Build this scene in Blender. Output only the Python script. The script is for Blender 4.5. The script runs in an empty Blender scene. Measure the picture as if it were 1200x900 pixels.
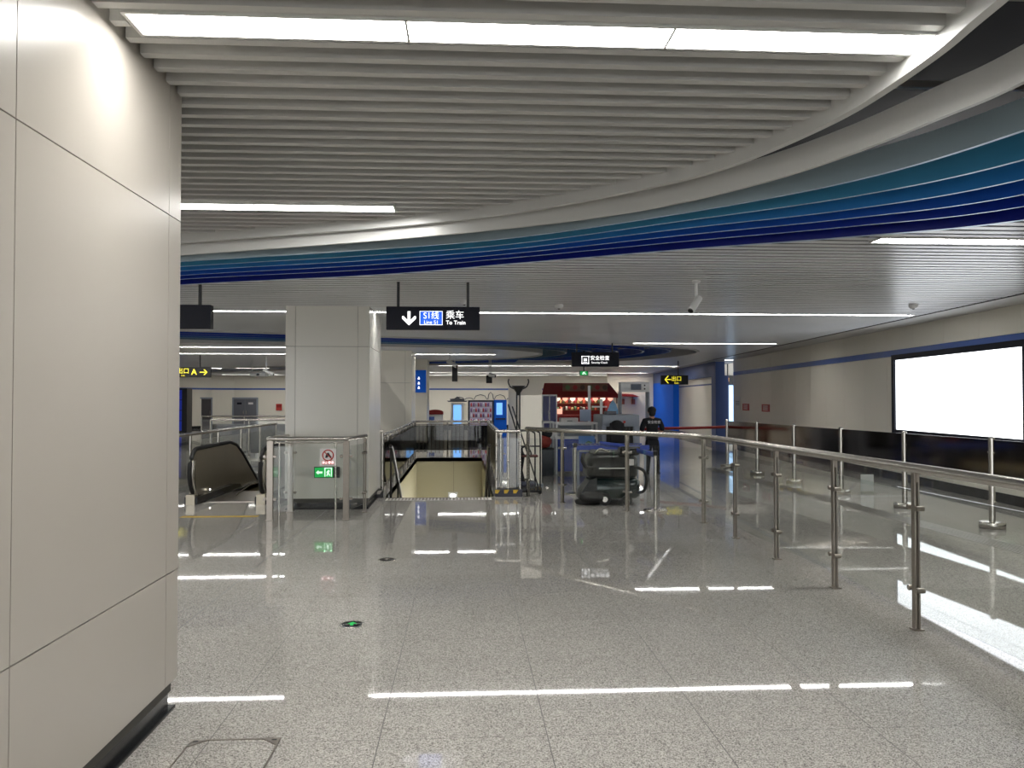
import bpy, bmesh, math, random
from mathutils import Vector, Matrix
random.seed(7)
C = bpy.context.scene
COL = C.collection
PI = math.pi

# ------------------------------------------------------------------ camera
F_PX, EYE = 950.0, 1.70
cam_d = bpy.data.cameras.new('camera')
cam_d.sensor_fit = 'HORIZONTAL'
cam_d.sensor_width = 36.0
cam_d.lens = 36.0 * F_PX / 1200.0
cam_d.clip_start = 0.05
cam_d.clip_end = 200
cam = bpy.data.objects.new('camera', cam_d)
COL.objects.link(cam)
cam.location = (0, 0, EYE)
cam.rotation_euler = (PI / 2 + math.atan(18.5 / F_PX), 0, -math.atan(56 / F_PX))
C.camera = cam

# ------------------------------------------------------------------ light levels and exposure
STRIP_E = 26.0       # ceiling strip lights
SCREEN_E = 2.0       # big backlit panel
w = bpy.data.worlds.new('world')
C.world = w
w.use_nodes = True
w.node_tree.nodes['Background'].inputs[0].default_value = (0.95, 0.97, 1.0, 1)
w.node_tree.nodes['Background'].inputs[1].default_value = 2.2
C.view_settings.view_transform = 'Standard'
C.view_settings.look = 'None'
C.view_settings.gamma = 1
C.view_settings.use_curve_mapping = False
C.view_settings.exposure = 0.52
C.cycles.max_bounces = 10
C.cycles.diffuse_bounces = 5
C.cycles.glossy_bounces = 5
C.cycles.transparent_max_bounces = 24
C.cycles.caustics_reflective = False
C.cycles.caustics_refractive = False
C.cycles.sample_clamp_indirect = 6
C.cycles.use_denoising = True


# ------------------------------------------------------------------ materials
def srgb(r, g, b):
    def f(c):
        c /= 255.0
        return c / 12.92 if c <= 0.04045 else ((c + 0.055) / 1.055) ** 2.4
    return (f(r), f(g), f(b), 1.0)


MATS = {}


def mat(name, col, rough=0.5, metal=0.0, spec=0.5, emit=None, es=0.0, noise=0.0, nscale=8.0, coat=0.0, aniso=None):
    """principled material with a procedural variation of colour and roughness"""
    if name in MATS:
        return MATS[name]
    m = bpy.data.materials.new(name)
    m.use_nodes = True
    nt = m.node_tree
    b = nt.nodes['Principled BSDF']
    b.inputs['Base Color'].default_value = col
    b.inputs['Roughness'].default_value = rough
    b.inputs['Metallic'].default_value = metal
    b.inputs['Specular IOR Level'].default_value = spec
    b.inputs['Coat Weight'].default_value = coat
    b.inputs['Coat Roughness'].default_value = 0.05
    if emit:
        b.inputs['Emission Color'].default_value = emit
        b.inputs['Emission Strength'].default_value = es
    if noise > 0:
        tc = nt.nodes.new('ShaderNodeTexCoord')
        n = nt.nodes.new('ShaderNodeTexNoise')
        n.inputs['Scale'].default_value = nscale
        n.inputs['Detail'].default_value = 4
        nt.links.new(tc.outputs['Object'], n.inputs['Vector'])
        mr = nt.nodes.new('ShaderNodeMapRange')
        mr.inputs['To Min'].default_value = 1 - noise
        mr.inputs['To Max'].default_value = 1 + noise
        nt.links.new(n.outputs['Fac'], mr.inputs['Value'])
        hs = nt.nodes.new('ShaderNodeHueSaturation')
        hs.inputs['Color'].default_value = col
        nt.links.new(mr.outputs['Result'], hs.inputs['Value'])
        nt.links.new(hs.outputs['Color'], b.inputs['Base Color'])
    MATS[name] = m
    return m


wall_white = mat('enamel_panel', srgb(178, 172, 163), 0.28, 0.0, 0.4, noise=0.015, nscale=0.8)
wall_cream = mat('cream_panel', srgb(230, 225, 212), 0.30, 0.0, 0.4, noise=0.02, nscale=0.6)
pillar_mat = mat('pillar_panel', srgb(216, 214, 206), 0.22, 0.0, 0.5, noise=0.015, nscale=0.8)
joint_dark = mat('joint_backing', srgb(70, 68, 64), 0.7)
skirt_black = mat('black_skirting', srgb(26, 27, 30), 0.25, 0.3, noise=0.1)
baffle_mat = mat('grey_baffle', srgb(178, 178, 175), 0.35, 0.0, noise=0.02, nscale=2)
plank_mat = mat('grey_plank', srgb(218, 220, 222), 0.28, 0.0, 0.4, noise=0.02, nscale=2)
rim_white = mat('white_rim', srgb(190, 190, 187), 0.35, 0.1, noise=0.01)
plenum = mat('plenum_black', srgb(14, 15, 20), 0.9, noise=0.2)
plenum_grey = mat('plank_backing', srgb(150, 152, 155), 0.7)
steel = mat('brushed_steel', srgb(190, 186, 178), 0.26, 1.0, noise=0.06, nscale=30)
steel_dark = mat('aged_steel', srgb(150, 143, 134), 0.3, 1.0, noise=0.1, nscale=25)
mirror_steel = mat('tinted_mirror_steel', srgb(140, 130, 122), 0.10, 1.0, noise=0.1, nscale=1.5)
black_plastic = mat('black_plastic', srgb(20, 20, 22), 0.4, noise=0.1)
black_gloss = mat('black_gloss', srgb(12, 12, 14), 0.12, noise=0.1)
navy_sign = mat('navy_sign_face', srgb(9, 11, 26), 0.45, 0.0, 0.2, noise=0.05)
stripe_blue = mat('blue_stripe', srgb(62, 96, 172), 0.3, noise=0.03)
portal_blue = mat('portal_blue', srgb(74, 92, 140), 0.5, 0.0, 0.25, noise=0.03)
panel_blue = mat('panel_blue', srgb(28, 88, 190), 0.75, 0.0, 0.1, emit=srgb(28, 88, 190), es=0.12, noise=0.03)
red_mat = mat('shop_red', srgb(132, 20, 14), 0.5, noise=0.15, nscale=3)
dark_red = mat('awning_red', srgb(136, 20, 18), 0.6, noise=0.2, nscale=5)
white_paint = mat('white_paint', srgb(225, 226, 226), 0.4, noise=0.02)
grey_paint = mat('grey_paint', srgb(135, 142, 152), 0.4, noise=0.03)
dgrey_paint = mat('door_grey', srgb(98, 100, 108), 0.4, noise=0.03)
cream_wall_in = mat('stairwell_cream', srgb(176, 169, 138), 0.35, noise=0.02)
stone_step = mat('stone_step', srgb(120, 118, 114), 0.4, noise=0.15, nscale=80)
rubber = mat('rubber_black', srgb(15, 15, 15), 0.6, noise=0.1)
yellow_mat = mat('safety_yellow', srgb(205, 170, 50), 0.5, noise=0.1)
green_scrub = mat('scrubber_green', srgb(10, 34, 34), 0.25, noise=0.08, coat=0.5)
scrub_dark = mat('scrubber_tank', srgb(9, 13, 15), 0.35, 0.0, 0.3, noise=0.1)
blue_plastic = mat('blue_plastic', srgb(30, 60, 150), 0.35, noise=0.05)
cloth_black = mat('cloth_black', srgb(17, 18, 22), 0.85, noise=0.2, nscale=20)
cloth_trouser = mat('trouser_black', srgb(15, 17, 24), 0.85, noise=0.2, nscale=20)
skin_mat = mat('skin', srgb(180, 132, 106), 0.5, noise=0.05)
hair_mat = mat('hair_black', srgb(12, 11, 11), 0.55, noise=0.3, nscale=60)
em_white = mat('text_white', (1, 1, 1, 1), 0.5, emit=(1, 1, 1, 1), es=0.9)
em_yellow = mat('text_yellow', srgb(235, 220, 60), 0.5, emit=srgb(240, 225, 60), es=0.9)
em_green = mat('exit_green_lit', srgb(20, 170, 80), 0.5, emit=srgb(20, 200, 90), es=0.3)
em_greenw = mat('exit_glyph_lit', srgb(220, 255, 230), 0.5, emit=srgb(220, 255, 230), es=0.7)
em_bluebox = mat('line_badge_blue', srgb(30, 90, 200), 0.5, emit=srgb(30, 90, 210), es=0.8)
em_screen = mat('billboard_light', (1, 1, 1, 1), 0.5, emit=(0.90, 0.94, 1.0, 1), es=SCREEN_E)
em_strip = mat('strip_diffuser', (1, 1, 1, 1), 0.5, emit=(1.0, 0.985, 0.95, 1), es=STRIP_E)
em_kiosk = mat('kiosk_screen', srgb(130, 190, 255), 0.4, emit=srgb(120, 185, 255), es=0.7)
em_lamp = mat('lamp_lit', (1, 1, 1, 1), 0.5, emit=(1, 0.95, 0.85, 1), es=3)
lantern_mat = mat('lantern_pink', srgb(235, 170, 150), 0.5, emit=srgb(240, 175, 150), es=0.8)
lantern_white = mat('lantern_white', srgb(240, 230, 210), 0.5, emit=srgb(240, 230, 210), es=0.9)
brown_mat = mat('brown_wood', srgb(110, 70, 45), 0.5, noise=0.2, nscale=10)
red_sign = mat('red_sign', srgb(180, 50, 40), 0.5)
paper = mat('paper_white', srgb(226, 222, 220), 0.6)

FIN_COLS = [(134, 150, 158), (60, 128, 168), (44, 116, 184), (22, 78, 172), (10, 44, 146), (6, 24, 118)]
fin_mats = [mat('fin_blue_%s' % 'abcdef'[i], srgb(*c), 0.3, 0.0, noise=0.02) for i, c in enumerate(FIN_COLS)]
fin_edge = mat('fin_edge', srgb(176, 200, 224), 0.3, 0.3)
leaf_mats = [mat('leaf_blue_%s' % 'abcde'[i], srgb(*c), 0.35, 0.15) for i, c in
             enumerate([(30, 76, 170), (18, 58, 164), (14, 62, 160), (34, 90, 156), (84, 116, 140)])]


def glass_material(name, tint, refl=0.9):
    m = bpy.data.materials.new(name)
    m.use_nodes = True
    nt = m.node_tree
    nt.nodes.clear()
    out = nt.nodes.new('ShaderNodeOutputMaterial')
    mix = nt.nodes.new('ShaderNodeMixShader')
    tr = nt.nodes.new('ShaderNodeBsdfTransparent')
    gl = nt.nodes.new('ShaderNodeBsdfGlossy')
    fr = nt.nodes.new('ShaderNodeFresnel')
    mu = nt.nodes.new('ShaderNodeMath')
    mu.operation = 'MULTIPLY'
    mu.inputs[1].default_value = refl
    tr.inputs[0].default_value = tint
    gl.inputs[1].default_value = 0.02
    # same reflectance on the way in and out of the pane
    geo = nt.nodes.new('ShaderNodeNewGeometry')
    io = nt.nodes.new('ShaderNodeMapRange')
    io.inputs['To Min'].default_value = 1.5
    io.inputs['To Max'].default_value = 1 / 1.5
    nt.links.new(geo.outputs['Backfacing'], io.inputs['Value'])
    nt.links.new(io.outputs['Result'], fr.inputs[0])
    nt.links.new(fr.outputs[0], mu.inputs[0])
    nt.links.new(mu.outputs[0], mix.inputs[0])
    nt.links.new(tr.outputs[0], mix.inputs[1])
    nt.links.new(gl.outputs[0], mix.inputs[2])
    nt.links.new(mix.outputs[0], out.inputs[0])
    return m


glass = glass_material('clear_glass', (0.975, 0.99, 0.982, 1))
smoke_glass = glass_material('smoked_glass', (0.42, 0.42, 0.40, 1))


def floor_material():
    m = bpy.data.materials.new('polished_granite')
    m.use_nodes = True
    nt = m.node_tree
    N, L = nt.nodes, nt.links
    b = N['Principled BSDF']
    tc = N.new('ShaderNodeTexCoord')
    sep = N.new('ShaderNodeSeparateXYZ')
    L.new(tc.outputs['Object'], sep.inputs[0])
    T = 0.845

    def math_n(op, a, bb=None):
        n = N.new('ShaderNodeMath')
        n.operation = op
        for i, v in enumerate((a, bb)):
            if v is None:
                continue
            if isinstance(v, (int, float)):
                n.inputs[i].default_value = v
            else:
                L.new(v, n.inputs[i])
        return n.outputs[0]

    def line(o, off, half):
        s = math_n('ADD', o, off)
        s = math_n('DIVIDE', s, T)
        fr = math_n('FRACT', math_n('ADD', s, 100.5))
        d = math_n('ABSOLUTE', math_n('SUBTRACT', fr, 0.5))
        return math_n('LESS_THAN', d, half / T), math_n('FLOOR', math_n('ADD', s, 100.5))
    lx, ix = line(sep.outputs[0], T / 2, 0.0026)
    ly, iy = line(sep.outputs[1], -4.12, 0.0018)
    # one wide movement joint that runs along the hall
    wj = math_n('LESS_THAN', math_n('ABSOLUTE', math_n('ADD', sep.outputs[0], 2.5 * T)), 0.006)
    joint = math_n('MAXIMUM', math_n('MAXIMUM', lx, ly), wj)
    comb = N.new('ShaderNodeCombineXYZ')
    L.new(ix, comb.inputs[0])
    L.new(iy, comb.inputs[1])
    wn = N.new('ShaderNodeTexWhiteNoise')
    L.new(comb.outputs[0], wn.inputs['Vector'])
    # granite grains
    v = N.new('ShaderNodeTexVoronoi')
    v.inputs['Scale'].default_value = 210
    L.new(tc.outputs['Object'], v.inputs['Vector'])
    r = N.new('ShaderNodeValToRGB')
    cr = r.color_ramp
    cr.interpolation = 'LINEAR'
    cr.elements[0].position = 0.0
    cr.elements[0].color = srgb(104, 101, 97)
    cr.elements[1].position = 1.0
    cr.elements[1].color = srgb(222, 218, 211)
    e = cr.elements.new(0.45)
    e.color = srgb(180, 176, 170)
    e = cr.elements.new(0.2)
    e.color = srgb(146, 142, 137)
    sp = N.new('ShaderNodeSeparateColor')
    L.new(v.outputs['Color'], sp.inputs[0])
    L.new(sp.outputs[0], r.inputs[0])
    n2 = N.new('ShaderNodeTexNoise')
    n2.inputs['Scale'].default_value = 1.3
    n2.inputs['Detail'].default_value = 3
    L.new(tc.outputs['Object'], n2.inputs['Vector'])
    hs = N.new('ShaderNodeHueSaturation')
    L.new(r.outputs[0], hs.inputs['Color'])
    val = math_n('ADD', math_n('MULTIPLY', wn.outputs['Value'], 0.08), math_n('ADD', math_n('MULTIPLY', n2.outputs['Fac'], 0.12), 0.84))
    L.new(val, hs.inputs['Value'])
    mix = N.new('ShaderNodeMix')
    mix.data_type = 'RGBA'
    L.new(joint, mix.inputs['Factor'])
    L.new(hs.outputs[0], mix.inputs['A'])
    mix.inputs['B'].default_value = srgb(52, 48, 44)
    L.new(mix.outputs['Result'], b.inputs['Base Color'])
    rr = math_n('ADD', math_n('MULTIPLY', joint, 0.3), math_n('ADD', math_n('MULTIPLY', n2.outputs['Fac'], 0.02), 0.015))
    L.new(rr, b.inputs['Roughness'])
    b.inputs['IOR'].default_value = 1.55
    b.inputs['Specular IOR Level'].default_value = 0.55
    return m


floor_mat = floor_material()


# ------------------------------------------------------------------ mesh helpers
class MB:
    """collects shapes and links them as ONE mesh object"""

    def __init__(self, M=None):
        self.v, self.f, self.mi, self.sm = [], [], [], []
        self.M = M or Matrix()
        self.smooth = False

    def add(self, vs, fs, mi=0, smooth=False):
        o = len(self.v)
        self.v += [self.M @ Vector(p) for p in vs]
        for f in fs:
            self.f.append([o + i for i in f])
            self.mi.append(mi)
            self.sm.append(smooth)
        return self

    def box(self, x0, x1, y0, y1, z0, z1, mi=0, bottom=None):
        vs = [(x0, y0, z0), (x1, y0, z0), (x1, y1, z0), (x0, y1, z0), (x0, y0, z1), (x1, y0, z1), (x1, y1, z1), (x0, y1, z1)]
        fs = [(0, 3, 2, 1), (4, 5, 6, 7), (0, 1, 5, 4), (1, 2, 6, 5), (2, 3, 7, 6), (3, 0, 4, 7)]
        self.add(vs, fs, mi)
        if bottom is not None:
            self.mi[-6] = bottom
        return self

    def rbox(self, x0, x1, y0, y1, z0, z1, r=0.03, mi=0, seg=4):
        """box with rounded vertical corners and softened top and bottom edges"""
        q = min(r, (x1 - x0) / 2.01, (y1 - y0) / 2.01)
        def ring(ins, z):
            p = []
            rr = max(q - ins, 0.0005)
            for cx, cy, a0 in ((x1 - q, y1 - q, 0), (x0 + q, y1 - q, 90), (x0 + q, y0 + q, 180), (x1 - q, y0 + q, 270)):
                for k in range(seg + 1):
                    a = math.radians(a0 + 90 * k / seg)
                    p.append((cx + rr * math.cos(a), cy + rr * math.sin(a), z))
            return p
        c = min(q * 0.4, (z1 - z0) / 3)
        rings = [ring(c, z0), ring(0, z0 + c), ring(0, z1 - c), ring(c, z1)]
        n = len(rings[0])
        vs = sum(rings, [])
        fs = []
        for k in range(3):
            for i in range(n):
                j = (i + 1) % n
                fs.append((k * n + i, k * n + j, (k + 1) * n + j, (k + 1) * n + i))
        fs.append(tuple(reversed(range(n))))
        fs.append(tuple(range(3 * n, 4 * n)))
        self.add(vs, fs, mi, True)
        return self

    def tube(self, pts, r, n=10, mi=0, closed=False, cap=True, flat=1.0):
        pts = [Vector(p) for p in pts]
        m = len(pts)
        rs = r if isinstance(r, (list, tuple)) else [r] * m
        vs, fs = [], []
        for i, p in enumerate(pts):
            if closed:
                d = pts[(i + 1) % m] - pts[i - 1]
            else:
                d = pts[min(i + 1, m - 1)] - pts[max(i - 1, 0)]
            d.normalize()
            up = Vector((0, 0, 1)) if abs(d.z) < 0.9 else Vector((0, 1, 0))
            a = d.cross(up).normalized()
            b = a.cross(d).normalized()
            for k in range(n):
                t = 2 * PI * k / n
                vs.append(p + a * math.cos(t) * rs[i] + b * math.sin(t) * rs[i] * flat)
        rng = m if closed else m - 1
        for i in range(rng):
            for k in range(n):
                i2 = (i + 1) % m
                fs.append((i * n + k, i * n + (k + 1) % n, i2 * n + (k + 1) % n, i2 * n + k))
        self.add(vs, fs, mi, True)
        if cap and not closed:
            self.add(vs[:n], [tuple(range(n))], mi)
            self.add(vs[-n:], [tuple(reversed(range(n)))], mi)
        return self

    def lathe(self, prof, cx, cy, n=20, mi=0, z0=0.0):
        vs, fs = [], []
        for r, z in prof:
            for k in range(n):
                t = 2 * PI * k / n
                vs.append((cx + max(r, 1e-4) * math.cos(t), cy + max(r, 1e-4) * math.sin(t), z0 + z))
        for i in range(len(prof) - 1):
            for k in range(n):
                fs.append((i * n + k, i * n + (k + 1) % n, (i + 1) * n + (k + 1) % n, (i + 1) * n + k))
        self.add(vs, fs, mi, True)
        return self

    def ell(self, c, r, n=16, m=10, mi=0):
        vs, fs = [], []
        for i in range(m + 1):
            ph = PI * i / m
            for k in range(n):
                t = 2 * PI * k / n
                vs.append((c[0] + r[0] * max(math.sin(ph), 1e-3) * math.cos(t), c[1] + r[1] * max(math.sin(ph), 1e-3) * math.sin(t), c[2] + r[2] * math.cos(ph)))
        for i in range(m):
            for k in range(n):
                fs.append((i * n + k, (i + 1) * n + k, (i + 1) * n + (k + 1) % n, i * n + (k + 1) % n))
        self.add(vs, fs, mi, True)
        return self

    def prism(self, poly, axis, a, b, mi=0):
        """extrude a 2-D polygon. axis 'y': poly in (x,z); 'x': poly in (y,z); 'z': poly in (x,y)"""
        def P(p, t):
            return {'y': (p[0], t, p[1]), 'x': (t, p[0], p[1]), 'z': (p[0], p[1], t)}[axis]
        n = len(poly)
        vs = [P(p, a) for p in poly] + [P(p, b) for p in poly]
        fs = [tuple(range(n)), tuple(reversed(range(n, 2 * n)))]
        fs += [(i, n + i, n + (i + 1) % n, (i + 1) % n) for i in range(n)]
        self.add(vs, fs, mi)
        return self

    def ribbon(self, pts, t, z0, z1, mi=0, bottom=None, closed=False):
        """vertical sheet of real thickness that follows a plan curve"""
        m = len(pts)
        L_, R_ = [], []
        for i in range(m):
            if closed:
                d = Vector(pts[(i + 1) % m]) - Vector(pts[i - 1])
            else:
                d = Vector(pts[min(i + 1, m - 1)]) - Vector(pts[max(i - 1, 0)])
            d = Vector((d.x, d.y)).normalized()
            nrm = Vector((-d.y, d.x)) * t / 2
            p = Vector((pts[i][0], pts[i][1]))
            L_.append(p + nrm)
            R_.append(p - nrm)
        vs = []
        for l, r in zip(L_, R_):
            vs += [(l.x, l.y, z0), (r.x, r.y, z0), (r.x, r.y, z1), (l.x, l.y, z1)]
        rng = m if closed else m - 1
        for i in range(rng):
            j = (i + 1) % m
            a, b = i * 4, j * 4
            self_f = [(a, a + 3, b + 3, b), (a + 1, b + 1, b + 2, a + 2), (a + 2, b + 2, b + 3, a + 3)]
            o = len(self.v) if i == 0 else o0
            if i == 0:
                o0 = o
                self.v += [self.M @ Vector(p) for p in vs]
            for f in self_f:
                self.f.append([o0 + k for k in f]); self.mi.append(mi); self.sm.append(False)
            self.f.append([o0 + k for k in (a, b, b + 1, a + 1)])
            self.mi.append(mi if bottom is None else bottom)
            self.sm.append(False)
        if not closed:
            e = (m - 1) * 4
            for f in ((0, 1, 2, 3), (e, e + 3, e + 2, e + 1)):
                self.f.append([o0 + k for k in f]); self.mi.append(mi); self.sm.append(False)
        return self

    def build(self, name, mats, parent=None, bevel=0.0):
        if not isinstance(mats, (list, tuple)):
            mats = [mats]
        off = Vector((0, 0, 0))
        p = parent
        while p is not None:
            off += p.location
            p = p.parent
        me = bpy.data.meshes.new(name)
        me.from_pydata([v - off for v in self.v], [], self.f)
        for m in mats:
            me.materials.append(m)
        me.polygons.foreach_set('material_index', self.mi)
        me.polygons.foreach_set('use_smooth', self.sm)
        bm = bmesh.new()
        bm.from_mesh(me)
        bmesh.ops.recalc_face_normals(bm, faces=bm.faces)
        bm.to_mesh(me)
        bm.free()
        me.update()
        o = bpy.data.objects.new(name, me)
        COL.objects.link(o)
        o.parent = parent
        if bevel > 0:
            md = o.modifiers.new('bevel', 'BEVEL')
            md.width = bevel
            md.segments = 2
            md.limit_method = 'ANGLE'
        return o


def tag(o, label=None, cat=None, group=None, kind=None):
    if label: o['label'] = label
    if cat: o['category'] = cat
    if group: o['group'] = group
    if kind: o['kind'] = kind
    return o


def thing(name, label, cat, loc=(0, 0, 0), group=None):
    o = bpy.data.objects.new(name, None)
    COL.objects.link(o)
    o.location = loc
    o.empty_display_size = 0.1
    return tag(o, label, cat, group)


def struct(o):
    o['kind'] = 'structure'
    return o


def text(body, size, loc, m, parent, name='lettering', depth=0.002, rot=(PI / 2, 0, 0), align='CENTER', sx=1.0, bold=0.0):
    cu = bpy.data.curves.new(name, 'FONT')
    cu.body = body
    cu.size = size
    cu.extrude = depth
    cu.offset = bold
    cu.align_x = align
    cu.align_y = 'CENTER'
    t = bpy.data.objects.new(name, cu)
    COL.objects.link(t)
    t.location = loc
    t.rotation_euler = rot
    t.scale = (sx, 1, 1)
    bpy.context.view_layer.update()
    me = bpy.data.meshes.new_from_object(t.evaluated_get(bpy.context.evaluated_depsgraph_get()))
    M = t.matrix_world.copy()
    bpy.data.objects.remove(t)
    off = Vector((0, 0, 0))
    p = parent
    while p is not None:
        off += p.location
        p = p.parent
    me.transform(Matrix.Translation(-off) @ M)
    me.materials.clear()
    me.materials.append(m)
    o = bpy.data.objects.new(name, me)
    COL.objects.link(o)
    o.parent = parent
    return o


def catmull(pts, k=8, closed=False):
    out = []
    n = len(pts)
    for i in range(n if closed else n - 1):
        if closed:
            P0, P1, P2, P3 = pts[i - 1], pts[i], pts[(i + 1) % n], pts[(i + 2) % n]
        else:
            P0, P1, P2, P3 = pts[max(i - 1, 0)], pts[i], pts[i + 1], pts[min(i + 2, n - 1)]
        for j in range(k):
            t = j / k
            out.append(tuple(0.5 * (2 * b + (c - a) * t + (2 * a - 5 * b + 4 * c - d) * t * t + (3 * b - a - 3 * c + d) * t ** 3)
                             for a, b, c, d in zip(P0, P1, P2, P3)))
    if not closed:
        out.append(tuple(pts[-1]))
    return out


def scan(poly, y, closed=True):
    """x positions where a plan polyline crosses the line Y = y"""
    xs = []
    n = len(poly)
    for i in range(n if closed else n - 1):
        a, b = poly[i], poly[(i + 1) % n]
        if (a[1] <= y) != (b[1] <= y):
            xs.append(a[0] + (b[0] - a[0]) * (y - a[1]) / (b[1] - a[1]))
    return sorted(xs)


# ------------------------------------------------------------------ plan curves of the ceiling
BACK_Y = 50.0
wallX = lambda y: 8.77 + 0.079 * (y - 12.26)          # right wall
edgeX = lambda y: 7.68 + 0.0755 * (y - 10.68)         # right edge of the plank ceiling
curve_in = catmull([(1.95, -12), (2.0, -6), (2.05, 0), (2.10, 2.2), (2.16, 3.21), (2.19, 3.6), (2.18, 4.07), (2.14, 4.44), (2.05, 4.81), (1.94, 5.15), (1.8, 5.48),
                    (1.59, 5.8), (1.06, 6.37), (0.41, 6.93), (-0.34, 7.38), (-1.16, 7.75), (-2.88, 8.43), (-5.5, 9.4), (-9, 10.6), (-19, 13.6)])
curve_mid = catmull([(2.6, -12), (2.66, -6), (2.72, 0), (2.70, 2.4), (2.64, 3.66), (2.53, 4.17), (2.36, 4.8), (2.09, 5.42), (1.66, 6.05), (1.15, 6.55), (0.41, 7.05),
                     (-0.89, 7.72), (-2.92, 8.57), (-5.5, 9.6), (-9, 10.85), (-19, 13.9)])
fin_rt = [[(3.6, -12), (3.55, 0), (3.35, 2.6), (3.03, 4.2), (2.59, 5.24), (1.71, 6.23)],
          [(4.2, -12), (4.15, 0), (3.85, 3.0), (3.4, 4.71), (2.79, 5.64), (1.78, 6.5)],
          [(4.8, -12), (4.75, 0), (4.3, 3.3), (3.7, 5.13), (2.97, 6.02), (1.86, 6.79)],
          [(5.5, -12), (5.4, 0), (4.75, 3.6), (3.97, 5.52), (3.11, 6.32), (1.93, 7.07)],
          [(6.2, -12), (6.1, 0), (5.2, 3.9), (4.22, 5.86), (3.26, 6.62), (2.01, 7.35)],
          [(7.0, -12), (6.9, 0), (5.7, 4.4), (4.48, 6.22), (3.43, 6.95), (2.09, 7.64)]]
fin_lf = [[(0.43, 7.28), (-1.0, 7.97), (-2.94, 8.72), (-5.5, 9.75), (-9, 11.0), (-19, 14.1)],
          [(0.46, 7.55), (-1.0, 8.26), (-3.06, 9.04), (-5.5, 10.1), (-9, 11.4), (-19, 14.6)],
          [(0.47, 7.80), (-1.0, 8.54), (-3.16, 9.35), (-5.5, 10.45), (-9, 11.8), (-19, 15.1)],
          [(0.48, 8.05), (-1.0, 8.82), (-3.26, 9.68), (-5.5, 10.8), (-9, 12.2), (-19, 15.6)],
          [(0.49, 8.30), (-1.0, 9.12), (-3.38, 10.0), (-5.5, 11.15), (-9, 12.6), (-19, 16.1)],
          [(0.5, 8.55), (-1.0, 9.4), (-3.53, 10.36), (-5.5, 11.5), (-9, 13.0), (-19, 16.6)]]
fins = [catmull(a + b) for a, b in zip(fin_rt, fin_lf)]
leaf_out = catmull([(-12, 15.6), (-5.87, 17.3), (-1.9, 18.75), (2.07, 20.2), (4.4, 21.2), (6.3, 22.6), (7.09, 24.4), (6.9, 27.0), (5.99, 29.4), (3.9, 31.4),
                    (-0.3, 33.2), (-4, 35.6), (-8.2, 39.5), (-13, 43.5), (-16.5, 43), (-17.5, 30), (-16.5, 19)], 6, True)
leaf_in = catmull([(-10, 19.6), (-7.02, 20.7), (-2.2, 22.0), (0.6, 22.8), (2.0, 24.2), (2.45, 25.8), (2.1, 27.4), (1.2, 28.7), (-0.4, 29.9), (-4, 32), (-8, 35.5),
                   (-12, 38.5), (-14.5, 38), (-15.3, 30), (-14, 22)], 6, True)

# ------------------------------------------------------------------ floor (one slab with the two stair openings)
SX0, SX1, SY0, SY1 = -1.38, 0.52, 14.2, 24.0      # stair opening
EX0, EX1, EY0, EY1 = -4.30, -3.36, 14.3, 20.5     # escalator opening
fl = MB()
xs = [-19, EX0, EX1, SX0, SX1, 14]
ys = [-12, SY0, EY0, EY1, SY1, BACK_Y + 1]
for i in range(5):
    for j in range(5):
        cx, cy = (xs[i] + xs[i + 1]) / 2, (ys[j] + ys[j + 1]) / 2
        if (SX0 < cx < SX1 and SY0 < cy < SY1) or (EX0 < cx < EX1 and EY0 < cy < EY1):
            continue
        fl.box(xs[i], xs[i + 1], ys[j], ys[j + 1], -0.12, 0)
struct(fl.build('floor', floor_mat))

# ------------------------------------------------------------------ walls
# right wall: cream panels with open joints, blue stripe, black skirting
ang = math.atan(0.079)
MR = Matrix.Translation((wallX(-12), -12, 0)) @ Matrix.Rotation(-ang, 4, 'Z')
LR = (30.2 + 12) / math.cos(ang)
wr = MB(MR)
wr.box(0.03, 0.2, 0, LR, 0, 3.3, 1)
yy = 0.35
while yy < LR:
    y2 = min(yy + 1.2, LR)
    wr.box(0, 0.03, yy + 0.004, y2 - 0.004, 0.17, 2.62, 0)
    wr.box(0, 0.03, yy + 0.004, y2 - 0.004, 2.76, 3.21, 0)
    wr.box(0.004, 0.03, yy, y2, 2.625, 2.755, 2)
    yy += 1.2
wr.box(0.012, 0.03, 0, LR, 0, 0.165, 3)
struct(wr.build('wall_right', [wall_cream, joint_dark, stripe_blue, skirt_black]))

# soffit between plank ceiling and right wall
so = MB()
for y0 in range(-12, 30, 3):
    y1 = y0 + 3
    a, b, c, d = edgeX(y0), wallX(y0) + 0.1, wallX(y1) + 0.1, edgeX(y1)
    so.add([(a, y0, 3.21), (b, y0, 3.21), (c, y1, 3.21), (d, y1, 3.21), (a, y0, 3.26), (b, y0, 3.26), (c, y1, 3.26), (d, y1, 3.26)],
           [(0, 3, 2, 1), (4, 5, 6, 7), (0, 1, 5, 4), (2, 3, 7, 6), (1, 2, 6, 5), (3, 0, 4, 7)], 0)
    so.add([(a - .03, y0, 3.15), (a, y0, 3.15), (d, y1, 3.15), (d - .03, y1, 3.15), (a - .03, y0, 3.26), (a, y0, 3.26), (d, y1, 3.26), (d - .03, y1, 3.26)],
           [(0, 3, 2, 1), (4, 5, 6, 7), (0, 1, 5, 4), (2, 3, 7, 6), (1, 2, 6, 5), (3, 0, 4, 7)], 1)
struct(so.build('trim_1', [rim_white, joint_dark]))

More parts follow.
